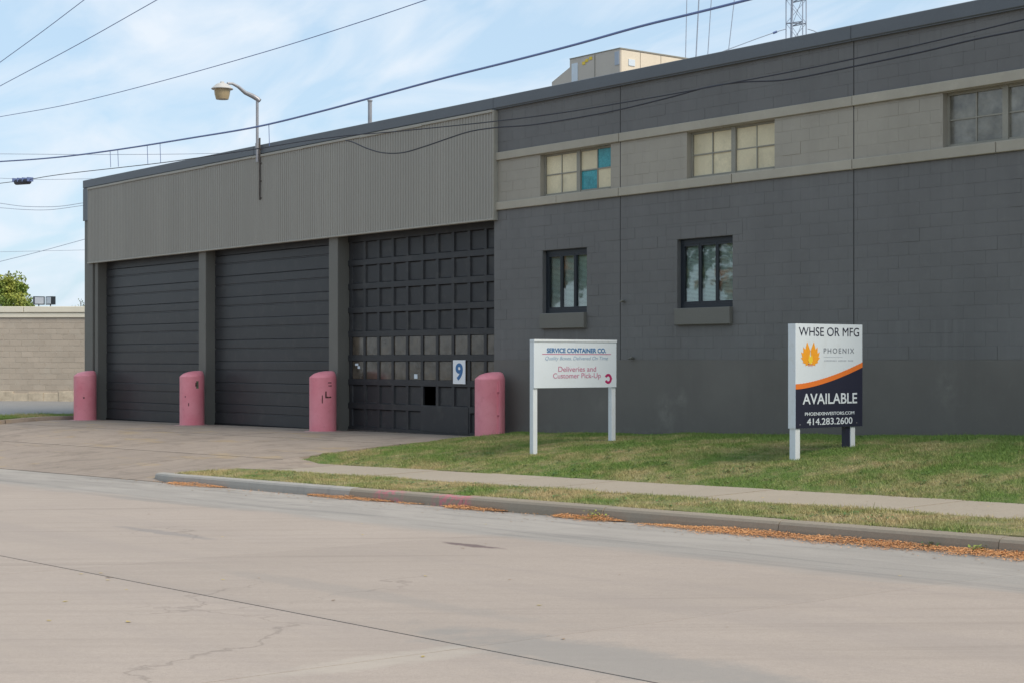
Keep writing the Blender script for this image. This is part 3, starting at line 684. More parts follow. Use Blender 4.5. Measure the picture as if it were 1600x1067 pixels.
# panelled door
D3 = bpy.data.objects.new('garage_door', None); COL.objects.link(D3); D3.parent = B; D3.location = (PX[3][1], .29, -.04); D3['label'] = 'right hand garage door of small square panels with two glazed rows'
DW = -.10 - PX[3][1] + .02; cols, rows = 10, 8; pw = .577; ph = .553; xo = .12
pc = {}
def panel_mesh(kind):
    if kind in pc: return pc[kind]
    m = MB(); w, h = pw - .095, ph - .15
    if kind == 'panel':
        # recessed tray with sloped reveal
        e = .012; m.add([(0, 0, 0), (w, 0, 0), (w, 0, h), (0, 0, h), (e, .031, e), (w - e, .031, e), (w - e, .031, h - e), (e, .031, h - e)],
                       [(0, 1, 5, 4), (1, 2, 6, 5), (2, 3, 7, 6), (3, 0, 4, 7), (4, 5, 6, 7)]); pc[kind] = m.mesh('panel', M['panel_door'])
    else:
        m.add([(0, .018, 0), (w, .018, 0), (w, .018, h), (0, .018, h)], [(0, 1, 2, 3)]); pc[kind] = m.mesh('pane', M['doorglass'])
    return pc[kind]
for i in range(rows):
    z = i * ph
    MB().slab(0, DW, z - (.045 if i else .0), z + .09, -.004 * (i % 2), .03, .004).build('rail', M['panel_door'], D3)
    for j in range(cols + 1):
        if i == 0 and j in (6, 7): continue
        xx = xo + j * pw - .0475
        if xx + .095 > DW + .1: continue
        MB().box(max(xx, 0), min(xx + .095, DW), .0, .03, z + .088, z + ph - .047).build('stile', M['panel_door'], D3)
    for j in range(cols):
        if i == 1 and j == 5: continue
        if i == 0 and j in (5, 6, 7): continue
        k = 'pane' if i in (2, 3) else 'panel'
        link(k, panel_mesh(k), D3, (xo + j * pw + .0475, .003, z + .095))
MB().slab(0, DW, rows * ph - .045, rows * ph + .35, -.002, .03, .004).build('rail', M['panel_door'], D3)
MB().slab(xo + 5 * pw - .04, xo + 8 * pw + .0, .07, ph + .07, -.012, .02, .004).build('patch_plate', M['panel_door'], D3, label='plain metal sheet screwed over the lowest panels')
m = MB()   # backing behind all panels, open at the missing panel
hx0, hx1, hz0, hz1 = xo + 5 * pw + .047, xo + 6 * pw - .047, ph + .095, 2 * ph - .05
for q in ((0, hx0, -.3, 4.8), (hx1, DW, -.3, 4.8), (hx0, hx1, -.3, hz0), (hx0, hx1, hz1, 4.8)): m.box(q[0], q[1], .035, .05, q[2], q[3])
m.build('door_backing', M['black'], D3)
MB().box(.0, DW, -.02, .02, -.05, .022).build('door_seal', M['rust'], D3)
# stickers on the panes
def sticker(col, row, a, b, w, h, mt): MB().box(0, w, 0, .002, 0, h).build('sticker', M[mt], D3, (xo + col * pw + a, .012, row * ph + b))
sticker(4, 2, .26, .12, .13, .10, 'white'); sticker(0, 2, .16, .40, .14, .05, 'white'); sticker(0, 2, .27, .33, .10, .06, 'white')

def text(body, mt, parent, x0, x1, zb, h, y=-.003, bold=0, shear=0, name='lettering', space=1.0, keep=False):
    c = bpy.data.curves.new('t', 'FONT'); c.body = body; c.size = 1; c.extrude = .001; c.offset = bold; c.shear = shear; c.space_character = space
    o = bpy.data.objects.new('t', c); COL.objects.link(o); dg = bpy.context.evaluated_depsgraph_get(); me_ = bpy.data.meshes.new_from_object(o.evaluated_get(dg))
    bpy.data.objects.remove(o); n = len(me_.vertices); co = np.empty(n * 3); me_.vertices.foreach_get('co', co); co = co.reshape(-1, 3)
    mn, mx_ = co.min(0), co.max(0); 
    cap = .70 if not keep else (mx_[1] - mn[1])
    base = 0 if not keep else mn[1]
    out = np.empty_like(co); out[:, 0] = x0 + (co[:, 0] - mn[0]) / (mx_[0] - mn[0]) * (x1 - x0); out[:, 2] = zb + (co[:, 1] - base) / cap * h; out[:, 1] = y + co[:, 2]
    out[:, 1] = y - co[:, 2]
    me_.vertices.foreach_set('co', out.ravel()); me_.materials.clear(); me_.materials.append(M[mt]); me_.update()
    return link(name, me_, parent)

# number plate
np_ = thing('number_sign', 'white plate with a blue 9 fixed over a pane of the panelled garage door', 'sign', (PX[3][1] + xo + 7 * pw + .04, .265, -.04 + 2 * ph + .02))
MB().slab(0, .44, 0, .51, 0, .012, .003).build('plate', paint('white_plate', (.86, .87, .88), .4, .03), np_)
m = MB(); m.tube([(.02, .03, .1), (.02, .012, .1)], .01, 6); m.build('fixing', M['galv'], np_)
text('9', 'blue', np_, .10, .36, .075, .37, -.0015, bold=.035, keep=True)

# upper windows
def upper_window(Wn, kinds, lab, wm='frame_grey'):
    a, b, c, d = Wn; r = bpy.data.objects.new('window', None); COL.objects.link(r); r.parent = B; r.location = (a, .13, c); r['label'] = lab
    w, h = b - a, d - c; half = w / 2; fr = MB()
    for q in ((0, .04, 0, h), (w - .04, w, 0, h)): fr.box(q[0], q[1], -.02, .04, q[2], q[3])
    fr.box(.04, half - .05, -.02, .04, h - .035, h); fr.box(half + .05, w - .04, -.02, .04, h - .035, h)
    fr.box(.04, half - .05, -.02, .04, 0, .05); fr.box(half + .05, w - .04, -.02, .04, 0, .05)
    fr.build('window_frame', M[wm], r)
    MB().box(half - .05, half + .05, -.035, .05, 0, h).build('mullion', M[wm], r)
    i = 0
    for s in range(2):
        x0 = .04 if s == 0 else half + .05; x1 = half - .05 if s == 0 else w - .04; xm = (x0 + x1) / 2; zm = (h + .015) / 2
        gb = MB(); gb.box(xm - .011, xm + .011, -.008, .028, .05, h - .035)
        gb.box(x0, xm - .011, -.008, .028, zm - .011, zm + .011); gb.box(xm + .011, x1, -.008, .028, zm - .011, zm + .011); gb.build('glazing_bar', M[wm], r)
        for (p0, p1, q0, q1) in ((x0, xm, zm, h - .035), (xm, x1, zm, h - .035), (x0, xm, .05, zm), (xm, x1, .05, zm)):
            o = MB().box(p0 + .003, p1 - .003, .008, .014, q0 + .003, q1 - .003).build('pane', M[kinds[i]], r); o.rotation_euler = (random.uniform(-.004, .004), 0, random.uniform(-.006, .006))
            if kinds[i] == 'teal': o['label'] = 'turquoise pane'
            i += 1
    MB().box(0, w, .045, .06, 0, h).build('backing', M['black'], r)
C_ = 'cream'
upper_window(UA, [C_, C_, C_, C_, C_, 'teal', 'teal', C_], 'upper window with cream panes and two turquoise ones')
upper_window(UB, [C_] * 8, 'upper window with all cream panes')
upper_window(UC, ['hazeglass'] * 8, 'upper window with grey hazy glass at the right edge')
upper_window(UD, ['hazeglass'] * 8, 'upper window with grey hazy glass beyond the frame')

# lower windows
def lower_window(Wn, lab):
    a, b, c, d = Wn; r = bpy.data.objects.new('window', None); COL.objects.link(r); r.parent = B; r.location = (a, .12, c); r['label'] = lab
    w, h = b - a, d - c; fr = MB(); o_ = .05
    fr.box(0, o_, -.03, .04, 0, h); fr.box(w - o_, w, -.03, .04, 0, h); fr.box(o_, w - o_, -.03, .04, h - .09, h); fr.box(o_, w - o_, -.03, .04, 0, .08); fr.build('window_frame', M['frame_dark'], r)
    third = (w - 2 * o_) / 3
    for k in range(3):
        x0 = o_ + k * third; m = MB(); e = .035
        m.box(x0 + .004, x0 + e, -.022, .03, .082, h - .092); m.box(x0 + third - e, x0 + third - .004, -.022, .03, .082, h - .092)
        m.box(x0 + e, x0 + third - e, -.022, .03, h - .13, h - .092); m.box(x0 + e, x0 + third - e, -.022, .03, .082, .12); m.build('sash', M['frame_dark'], r)
        o = MB().quad((x0 + e, .0, .12), (x0 + third - e, .0, .12), (x0 + third - e, .0, h - .13), (x0 + e, .0, h - .13)).build('pane', M['glass'], r); o.rotation_euler = (0, 0, random.uniform(-.012, .012))
    bl = MB(); z = .1
    while z < h - .1: bl.add([(.06, .055, z), (w - .06, .055, z), (w - .06, .070, z + .018), (.06, .070, z + .018)], [(0, 1, 2, 3)]); z += .024
    bl.build('blind', M['blind'], r, kind='stuff')
    MB().slab(-.0, w + .0, -.30, -.004, -.20, .09, .008).build('sill', M['pier'], r)
    MB().box(.002, w - .002, -.12, .0, -.03, -.002).build('sill_top', M['pier'], r)
lower_window(W1, 'left lower window with three dark framed lights and slatted blinds')
lower_window(W2, 'right lower window with three dark framed lights and slatted blinds')

# ------------------------------------------------------------------ bollard guards
def guard_mesh():
    m = MB(); r = .315; n = 28; z1 = 1.25; o = 0
    ringz = [(-.25, r + .0), (.0, r), (z1 * .5, r), (z1, r)]
    for z, rr in ringz:
        for k in range(n): t = 2 * math.pi * k / n; m.v.append((rr * math.cos(t), rr * math.sin(t), z))
    for (k_, h, sy) in ((.93, .035, .02), (.80, .085, .06), (.58, .125, .13), (.32, .145, .20), (.10, .15, .24)):
        for k in range(n): t = 2 * math.pi * k / n; m.v.append((k_ * r * math.cos(t), k_ * r * math.sin(t) + sy * .8, z1 + h))
    R_ = len(ringz) + 5
    for i in range(R_ - 1):
        for k in range(n): m.f.append((i * n + k, i * n + (k + 1) % n, (i + 1) * n + (k + 1) % n, (i + 1) * n + k))
    m.f.append(tuple((R_ - 1) * n + k for k in range(n)))
    return m.mesh('body', M['pink'], True)
gm = guard_mesh()
fl = MB().box(.285, .375, -.03, .015, -.2, 1.20).mesh('flange', M['pink'])
bolt = MB().tube([(0, -.055, 0), (0, .0, 0)], .02, 8).mesh('bolt', M['bolt'])
foot = MB().lathe([(.46, -.1), (.44, .006), (.36, .012)], 18).mesh('footing', paint('pink_overspray', (.44, .30, .28), .85, .12, 4, 60, .2, dirt=((.45, .14, .2), 7, .7)))
SCG = paint('scrape_green', (.13, .17, .11), .7, .4, 20, 60, .1); SCB = paint('scrape_dark', (.09, .035, .035), .7, .5, 20, 60, .1)
for (u, lab, s) in ((133, 'leftmost pink steel post guard, at the corner of the building', 1.04), (300, 'pink post guard with green scrape between the two ribbed doors', 1.02), (504.5, 'pink post guard with dark scuffs left of the panelled door', 1.0), (765.5, 'pink bolted post guard standing on the grass edge, right of the panelled door', .97)):
    yb = -.40; p = at_y(u, 600, yb); z = H(min(p.x, -.0), yb)
    r = thing('bollard_guard', lab, 'bollard', (p.x, yb, z), 0, 'pink post guards along the garage doors'); r.scale = (s, s, s)
    link('body', gm, r); link('footing', foot, r)
    if u > 700:
        link('flange', fl, r)
        for zz in (.98, .50): link('bolt', bolt, r, (.335, 0, zz))
    def mark(a0, a1, z0, z1, mt):
        m = MB(); k = 4
        for q in range(k):
            t0, t1 = math.radians(a0 + (a1 - a0) * q / k), math.radians(a0 + (a1 - a0) * (q + 1) / k); w0 = random.uniform(-.012, .012)
            m.quad((.3172 * math.cos(t0), .3172 * math.sin(t0), z0 + w0), (.3172 * math.cos(t1), .3172 * math.sin(t1), z0 - w0), (.3172 * math.cos(t1), .3172 * math.sin(t1), z1 + w0), (.3172 * math.cos(t0), .3172 * math.sin(t0), z1 - w0))
        m.build('paint_scrape', mt, r)
    if u == 300: mark(-8, 4, .95, 1.14, SCG); mark(-12, -2, 1.00, 1.10, SCB); mark(-45, -41, .5, .58, SCB); mark(-62, -58, .72, .76, SCB)
    if u == 504.5: mark(-8, 8, 1.05, 1.07, SCB); mark(-10, 6, 1.12, 1.14, SCB); mark(-22, -16, .78, .93, SCB); mark(-18, 6, .78, .81, SCB); mark(-36, -32, .66, .84, SCB)
    if u == 133: mark(-34, -26, .62, .66, SCB)

# ------------------------------------------------------------------ sign 1 : SERVICE CONTAINER CO.
s1 = thing('company_sign', 'wide white board on two posts reading SERVICE CONTAINER CO. with pick-up arrow', 'sign', (5.2, -3.36, 0), math.radians(90))
BW = 2.05
def t1(u): # local x along the board for an image column
    d = ray(u, 560); return (CAMP[1] + d.y * ((5.2 - CAMP[0]) / d.x)) + 3.36
xl, xr_ = t1(831), t1(960); BW = xr_ - xl
z_top = 1.6 + 31 * 27.8 / 2600; z_bot = 1.6 - 44.5 * 27.8 / 2600
MB().slab(xl, xr_, z_bot, z_top, -.055, .02, .003).build('board', M['white'], s1)
MB().slab(xl - .004, xr_ + .004, z_top - .03, z_top + .012, -.068, .12, .004).build('cap_rail', M['white_post'], s1)
for xx, zz in ((xl, H(5.2, -3.3)), (xr_ - .095, H(5.2, -1.35))):
    MB().slab(xx + .002, xx + .095, zz - .2, z_top - .032, -.033, .09, .005).build('post', M['white_post'], s1)
pxw = BW / 129
def X1(u): return xl + (u - 831) * pxw
def Z1(v): return z_top - (v - 531) * (z_top - z_bot) / 75.5
text('SERVICE CONTAINER CO.', 'blue', s1, X1(850.5), X1(943), Z1(550.5), .075, -.0575, bold=.03)
MB().box(X1(843.5), X1(951), -.0575, -.0555, Z1(553.5), Z1(552.3)).build('rule', M['pinktext'], s1)
text('Quality Boxes, Delivered On Time', 'paleblue', s1, X1(848), X1(946), Z1(562), .062, -.0575, shear=.25)
text('Deliveries and', 'pinktext', s1, X1(868), X1(927), Z1(580.5), .088, -.0575)
text('Customer Pick-Up', 'pinktext', s1, X1(860), X1(934.5), Z1(591), .088, -.0575)
# ring with white arrow
m = MB(); cx, cz, r0, r1 = X1(946.5), Z1(592.5), .075, .105; n = 28
rx = 5.8 * pxw; rz = 8.2 * (z_top - z_bot) / 75.5
for k in range(n):
    a0, a1 = 2 * math.pi * k / n, 2 * math.pi * (k + 1) / n; am = (a0 + a1) / 2
    if abs((am - math.pi + math.pi) % (2 * math.pi) - math.pi) < .55: continue
    q = [(cx + rx * math.cos(a0), cz + rz * math.sin(a0)), (cx + rx * math.cos(a1), cz + rz * math.sin(a1)), (cx + rx * .45 * math.cos(a1), cz + rz * .5 * math.sin(a1)), (cx + rx * .45 * math.cos(a0), cz + rz * .5 * math.sin(a0))]
    m.poly([q[0], q[3], q[2], q[1]], -.0575, .002)
m.poly([(cx + rx * .2, cz - rz * .8), (cx + rx * 1.0, cz), (cx + rx * .2, cz + rz * .8), (cx + rx * .45, cz + rz * .95), (cx + rx * 1.12, cz), (cx + rx * .45, cz - rz * .95)], -.0576, .002)
m.build('arrow_ring', M['magenta'], s1)

# ------------------------------------------------------------------ sign 2 : WHSE OR MFG / AVAILABLE
s2 = thing('leasing_sign', 'tall white and navy board on two posts reading WHSE OR MFG AVAILABLE', 'sign', (10.85, -3.12, 0), math.radians(90))
def y_at(u, x): d = ray(u, 560); return CAMP[1] + d.y * ((x - CAMP[0]) / d.x)
# front board plane at world x = 10.92 -> local y = -.07
fl0 = y_at(1243, 10.92) + 3.12; fr0 = y_at(1347.5, 10.92) + 3.12; BW = fr0 - fl0
dpt = 23.6; zt2 = 1.6 + 56.5 * dpt / 2600; zb2 = 1.6 - 107.5 * dpt / 2600
MB().slab(fl0, fr0, zb2, zt2, -.07, .012, .002).build('board', M['white'], s2)
MB().slab(fl0 - .0, fr0 + .0, zb2, zt2, .058, .012, .002).build('board', M['white'], s2)
MB().box(fl0 + .0, fl0 + .012, -.058, .058, zb2, zt2).build('side_board', M['white_post'], s2)
MB().box(fl0 + .012, fr0, -.058, .058, zt2 - .02, zt2 - .002).build('top_board', M['white_post'], s2)
def X2(u): return fl0 + (u - 1243) / 104.5 * BW
def Z2(v, u=1243):   # v measured on the near edge
    return zt2 - (v - 505.5) * (zt2 - zb2) / 164
for ua, wy in ((1244, -3.07), (1330, -1.66)):
    xx = X2(ua); MB().slab(xx, xx + .10, H(10.9, wy) - .2, zb2 + .3, -.055, .11, .005).build('post', M['white_post'], s2)
MB().box(X2(1330) - .09, X2(1330) - .002, -.04, .04, H(10.9, -1.66) - .1, zb2 + .2).build('post', M['navy'], s2, label='dark slab standing in for the shaded left side of the right white post')  # added slab: shade on the post's left side put in as dark colour
# navy field with curved upper edge, orange swoosh
def curve(t): return 601.5 - 30 * t ** 1.55 if False else 608 - (34.5 * t ** 1.5)
n = 24
def zc(t, off): 
    return Z2(608 + off - 34 * (t ** 1.55))
pts = [(fl0 + .002, zb2 + .002), (fr0 - .002, zb2 + .002)] + [(fl0 + .002 + (BW - .004) * (1 - i / n), zc(1 - i / n, 0)) for i in range(n + 1)]
m = MB()
for i in range(n):
    ta, tb = i / n, (i + 1) / n; xa_, xb_ = fl0 + .001 + (BW - .002) * ta, fl0 + .001 + (BW - .002) * tb
    m.quad((xa_, -.0715, zb2 + .001), (xb_, -.0715, zb2 + .001), (xb_, -.0715, zc(tb, 0)), (xa_, -.0715, zc(ta, 0)))
m.build('navy_field', M['navy'], s2)
m = MB()
for i in range(n):
    ta, tb = i / n, (i + 1) / n; xa_, xb_ = fl0 + .0005 + (BW - .001) * ta, fl0 + .0005 + (BW - .001) * tb
    m.quad((xa_, -.0730, zc(ta, 0)), (xb_, -.0730, zc(tb, 0)), (xb_, -.0730, zc(tb, -8.5)), (xa_, -.0730, zc(ta, -8)))
m.build('orange_swoosh', M['orange'], s2)
text('WHSE OR MFG', 'navy', s2, X2(1248), X2(1342), Z2(524.5), .125, -.0725, bold=0)
text('PHOENIX', 'greytext', s2, X2(1286), X2(1334), Z2(551.5), .075, -.0725, space=1.3)
MB().box(X2(1286), X2(1316), -.0725, -.0705, Z2(557.6), Z2(557.2)).build('rule', M['palegrey'], s2)
text('INDUSTRIAL SPACE FOR LEASE', 'palegrey', s2, X2(1287), X2(1333), Z2(564.5), .030, -.0725) if False else None
m = MB()
for k in range(21):
    if k in (9, 16): continue
    a = X2(1287 + k * 2.2); m.box(a, a + .018, -.0725, -.0705, Z2(564.3), Z2(562.2))
m.build('fine_print', M['palegrey'], s2)
text('AVAILABLE', 'white', s2, X2(1253.5), X2(1338.5), Z2(631.5), .150, -.0735, bold=.012)
text('PHOENIXINVESTORS.COM', 'white', s2, X2(1257), X2(1334), Z2(649.5), .045, -.0735, bold=.012)
text('414.283.2600', 'white', s2, X2(1260), X2(1331), Z2(664.5), .095, -.0735, bold=.008)
# flame shaped emblem: two wings of feathers round a small heart
cx, cz = X2(1265.5), Z2(555); U = BW / 104.5
fe = MB()
for sgn in (-1, 1):
    for k in range(6):
        a = math.radians(-58 + 27 * k); L_ = (12.5 if k < 5 else 14) * U * (.86 + .05 * k)
        bx_, bz_ = cx + sgn * 1.2 * U, cz - 3.5 * U
        ex, ez = bx_ + sgn * math.cos(a) * L_ * 1.12, bz_ + math.sin(a) * L_ + 2 * U
        mx1, mz1 = bx_ + sgn * math.cos(a - .35) * L_ * .85, bz_ + math.sin(a - .35) * L_ * .6
        mx2, mz2 = bx_ + sgn * math.cos(a + .30) * L_ * .7, bz_ + math.sin(a + .30) * L_ * .55
        q = [(bx_, bz_), (mx1, mz1), (ex, ez), (mx2, mz2)]; fe.poly(q if sgn > 0 else q[::-1], -.0725 - .0004 * k - (.0002 if sgn > 0 else 0), .002)
fe.build('flame_emblem', M['amber'], s2)
fe = MB().poly([(cx - 3.6 * U, cz - 5 * U), (cx - 1 * U, cz - 9 * U), (cx + 1 * U, cz - 9 * U), (cx + 3.6 * U, cz - 5 * U), (cx + 2 * U, cz + 1 * U), (cx, cz - 2 * U), (cx - 2 * U, cz + 1 * U)], -.0755, .002)
fe.build('flame_emblem', M['yellow'], s2)
fe = MB()
for k in range(5): fe.poly([(cx + (-4 + 1.6 * k) * U, cz - 8.6 * U), (cx + (-3 + 1.6 * k) * U, cz - 11.5 * U), (cx + (-2.2 + 1.6 * k) * U, cz - 8.6 * U)][::1], -.0725, .002)
fe.build('flame_emblem', M['orange'], s2)
for u_ in (1249.5, 1338):
    MB().tube([(X2(u_), -.076, Z2(663.5)), (X2(u_), -.071, Z2(663.5))], .009, 6).build('screw', M['galv'], s2)

# ------------------------------------------------------------------ wall lamp over the fascia
p = at_y(402, 240, -.17)
def LZ(v): return 1.6 + (562 - v) * ((at_y(402, v, -.17) - Vector(CAMP)).dot(Vector((-CS, SN, 0)))) / 2600
lp = thing('roof_lamp', 'old street lamp on a thin pole and bent arm fixed to the fascia', 'lamp', (p.x, -.17, LZ(313)))
z0 = LZ(313); zt = LZ(157) - z0; zm = LZ(232) - z0
MB().tube([(0, 0, zm - .35), (0, 0, zt)], .036, 10).build('pole', M['galv'], lp, smooth=True)
MB().tube([(.06, .035, 0), (.06, .035, zm + .25)], .022, 8).build('conduit', M['rust'], lp, smooth=True)
m = MB()
for zz in (.03, .45, .9, 1.25): m.box(.02, .10, .045, .07, zz, zz + .03)
m.build('clamp', M['rust'], lp)
MB().tube([(0, 0, zm), (0, 0, zm + .12)], .05, 10).build('clamp', M['galv'], lp)
MB().tube([(.05, .05, zt - .02), (0, 0, zt + .03), (0, -.14, zt + .09), (0, -.34, zt + .15), (0, -.54, zt + .28), (0, -.70, zt + .34), (0, -.84, zt + .33)], [.05, .06, .06, .05, .04, .035, .03], 10).build('arm', M['galv'], lp, smooth=True)
hd = MB(); cy = -.98; zz = zt + .27
hd.lathe([(.265, zz - .10), (.27, zz - .085), (.23, zz - .055), (.20, zz - .02), (.15, zz + .02), (.10, zz + .045), (.055, zz + .055), (.05, zz + .085), (.02, zz + .09)], 22, (0, cy)); hd.build('lamp_housing', M['lamp_white'], lp, smooth=True)
MB().lathe([(.10, zz - .35), (.155, zz - .345), (.185, zz - .24), (.205, zz - .10)], 20, (0, cy)).build('lens', M['lens'], lp, smooth=True)

# small pipe on the roof edge
p = at_y(578, 190, 1.5); z1 = at_y(578, 159, 1.5).z
t_ = thing('vent_pipe', 'short thin pipe standing on the roof edge right of the lamp', 'pipe', (p.x, 1.5, 6.5))
MB().tube([(0, 0, 0), (0, 0, z1 - 6.5)], .05, 10).build('pipe', M['galv'], t_, smooth=True)
MB().tube([(0, 0, z1 - 6.5), (0, 0, z1 - 6.47)], .065, 10).build('collar', M['galv'], t_)

# ------------------------------------------------------------------ wires
def smooth_pts(P, n=10):
    out = []; P = [P[0] * 2 - P[1]] + P + [P[-1] * 2 - P[-2]]
    for i in range(1, len(P) - 2):
        a, b, c, d = P[i - 1], P[i], P[i + 1], P[i + 2]
        for k in range(n):
            t = k / n; out.append(.5 * ((2 * b) + (c - a) * t + (2 * a - 5 * b + 4 * c - d) * t * t + (3 * b - a - 3 * c + d) * t ** 3))
    out.append(P[-2]); return out
def wire(px, y, r, lab, mt='wire', far=None, ext=(25, 25), name='utility_wire'):
    P = [at_y(u, v, y) if far is None else at_d(u, v, far) for u, v in px]
    P = smooth_pts(P)
    if ext[0]: P = [P[0] + (P[0] - P[1]).normalized() * ext[0]] + P
    if ext[1]: P = P + [P[-1] + (P[-1] - P[-2]).normalized() * ext[1]]
    c = P[0].copy(); m = MB().tube([q - c for q in P], r, 6)
    o = m.build(name, M[mt], None, c, smooth=True); tag(o, lab, 'wire', 'overhead utility wires'); return o
wire([(0, 98), (66, 50), (132, 0)], -12.5, .0045, 'steepest thin wire cutting the top left corner of the sky', 'wire_blue')
wire([(0, 135), (120, 71), (246, 0)], -12.5, .0045, 'second thin wire below the steepest one at top left', 'wire_blue')
wire([(0, 183), (110, 163), (250, 128), (420, 80), (560, 36), (667, 0)], -11.5, .0045, 'long thin wire passing above the roof lamp', 'wire_blue')
tw = wire([(0, 253), (60, 249), (120, 243), (200, 232), (300, 216), (400, 199), (500, 175), (600, 148), (700, 121), (800, 96), (900, 70), (1000, 42), (1090, 20), (1170, 0)], -9.0, .0135, 'thick blue-black cable rising from left edge over the roofline', 'wire_blue')
lw_ = wire([(0, 287), (40, 282), (75, 276), (120, 270), (200, 261), (260, 254), (330, 244), (404, 233), (470, 222), (530, 214), (548, 212), (620, 206), (700, 198), (775, 190), (870, 178), (968, 162), (1060, 146), (1150, 129), (1240, 112), (1332, 93), (1460, 65), (1600, 31)], -9.0, .0065, 'thin cable crossing the fascia and the dark parapet, upper of the pair', 'wire')
wire([(540, 220), (552, 223), (575, 233), (600, 239.5), (630, 239), (665, 229), (700, 217), (735, 206), (775, 200), (830, 196), (900, 185), (968, 172), (1050, 152), (1105, 137), (1160, 129), (1230, 125), (1332, 105), (1440, 82), (1520, 63), (1600, 47)], -8.9, .008, 'slack loop of cable sagging in front of the fascia', 'wire', ext=(0, 25))
wire([(0, 241), (150, 242), (300, 241), (390, 238)], 0, 0.017, 'faint level wire beyond the roof, behind the thick cable', 'wire_hazed', far=95, ext=(30, 30))
wire([(0, 279), (60, 281), (134, 280)], 0, 0.014, 'faint wire ending at the roof corner', 'wire_hazed', far=90, ext=(30, 8))
wire([(0, 318), (40, 323), (90, 323), (133, 317)], 0, 0.019, 'sagging wire left of the building, upper of a pair', 'wire_hazed', far=90, ext=(30, 10))
wire([(0, 325), (40, 328), (80, 328), (133, 321)], 0, 0.017, 'sagging wire left of the building, lower of a pair', 'wire_hazed', far=91, ext=(30, 10))
wire([(0, 409), (60, 394), (133, 374)], 0, 0.017, 'wire climbing rightwards behind the building corner', 'wire_hazed', far=88, ext=(30, 10))
wire([(0, 394), (133, 391)], 0, 0.012, 'faint lowest level wire left of the building', 'wire_hazed', far=93, ext=(30, 10))
# splice case and spacers hang from the cables
a = at_y(24, 285.5, -9); b = at_y(47, 284, -9); sc = thing('splice_case', 'dark cable splice case hanging on the lower cable at the left edge', 'splice case', a)
MB().tube([(0, 0, 0), Vector(b - a) * .08, Vector(b - a) * .92, b - a], [.03, .052, .052, .03], 10).build('case', M['wire'], sc, smooth=True)
q = (b - a)
for t in (.0, .33, .66, 1.0): MB().box(q.x * t - .006, q.x * t + .006, -.06, .06, q.z * t + .0, q.z * t + .075).build('strap', M['wire_blue'], sc)
for i, (u, va, vb) in enumerate(((172, 236.5, 262), (184, 235, 261), (230, 228, 257), (250, 225, 255), (420, 195, 229))):
    a = at_y(u, va, -9); b = at_y(u + 1, vb, -9)
    o = MB().tube([(0, 0, 0), b - a], .005, 5).build('cable_hanger', M['wire_blue'], None, a)
    tag(o, ['leftmost thin hanger linking the two cables above the roof corner', 'second thin hanger from the left linking the two cables', 'third hanger from the left, just above the sloping roof edge', 'fourth hanger, the taller one before the lamp', 'thin hanger just right of the lamp pole'][i], 'hanger', 'hangers between the cables')

# ------------------------------------------------------------------ rooftop unit
ux0, ux1 = -4.28, -1.8; uy = 5.0; zt = 8.82
ru = thing('rooftop_unit', 'large beige rooftop air handling unit behind the parapet', 'air unit', (ux1, uy, 6.5)); zz = zt - 6.5
MB().poly([(-2.48, -.0), (0, 0), (0, zz), (-1.80, zz), (-1.80, 2.13), (-2.48, 1.86)], 0, 4.0).build('housing', M['unit'], ru)
m = MB(); m.quad((.002, 0.002, .0), (.002, 3.998, .0), (.002, 3.998, zz - .002), (.002, .002, zz - .002)); 
MB().box(.002, .014, .03, .62, .05, zz - .03).build('end_panel', M['unit_sunlit'], ru); MB().box(.002, .014, .64, 1.28, .05, zz - .03).build('end_panel', M['unit_sunlit'], ru); MB().box(.002, .014, 1.30, 3.9, .05, zz - .03).build('end_panel', M['unit_sunlit'], ru)
MB().box(-.89, -.875, -.012, -.001, 0, zz - .02).build('seam', M['frame_grey'], ru)
MB().box(-.17, -.02, -.014, -.001, 1.95, zz - .06).build('sticker', M['palegrey'], ru)
MB().box(-1.72, -1.50, -.014, -.001, 1.74, 2.2).build('sticker', M['white'], ru)
for a_, c_ in ((-1.33, 2.12), (-1.22, 2.17), (-1.08, 2.20)): MB().box(a_, a_ + .1, -.014, -.001, c_, c_ + .07).build('warning_sticker', M['yellow'], ru)
MB().box(-.2, -.12, -.05, -.001, 1.3, 1.75).build('handle', M['frame_dark'], ru)
MB().box(.016, .03, .25, .45, 1.95, 2.1).build('sticker', M['white'], ru); m = MB(); m.box(.015, .03, .30, .52, 1.45, 1.85); m.build('access_hatch', M['frame_grey'], ru); MB().box(.031, .036, .34, .48, 1.5, 1.8).build('hatch_window', M['unit_sunlit'], ru)
MB().box(.015, .06, 1.35, 2.0, 1.93, 2.0).build('louvre', M['frame_grey'], ru); MB().box(.015, .06, 1.5, 1.9, 2.04, 2.08).build('louvre', M['frame_grey'], ru)
MB().box(.015, .025, 1.35, 2.1, 1.62, 1.88).build('sticker', M['white'], ru)
MB().box(-1.80, -.0, -.012, 0, zz, zz + .02).box(.0, .02, -.012, 4.0, zz - .01, zz + .02).build('trim', M['frame_grey'], ru)
for v_ in ru.children:
    pass

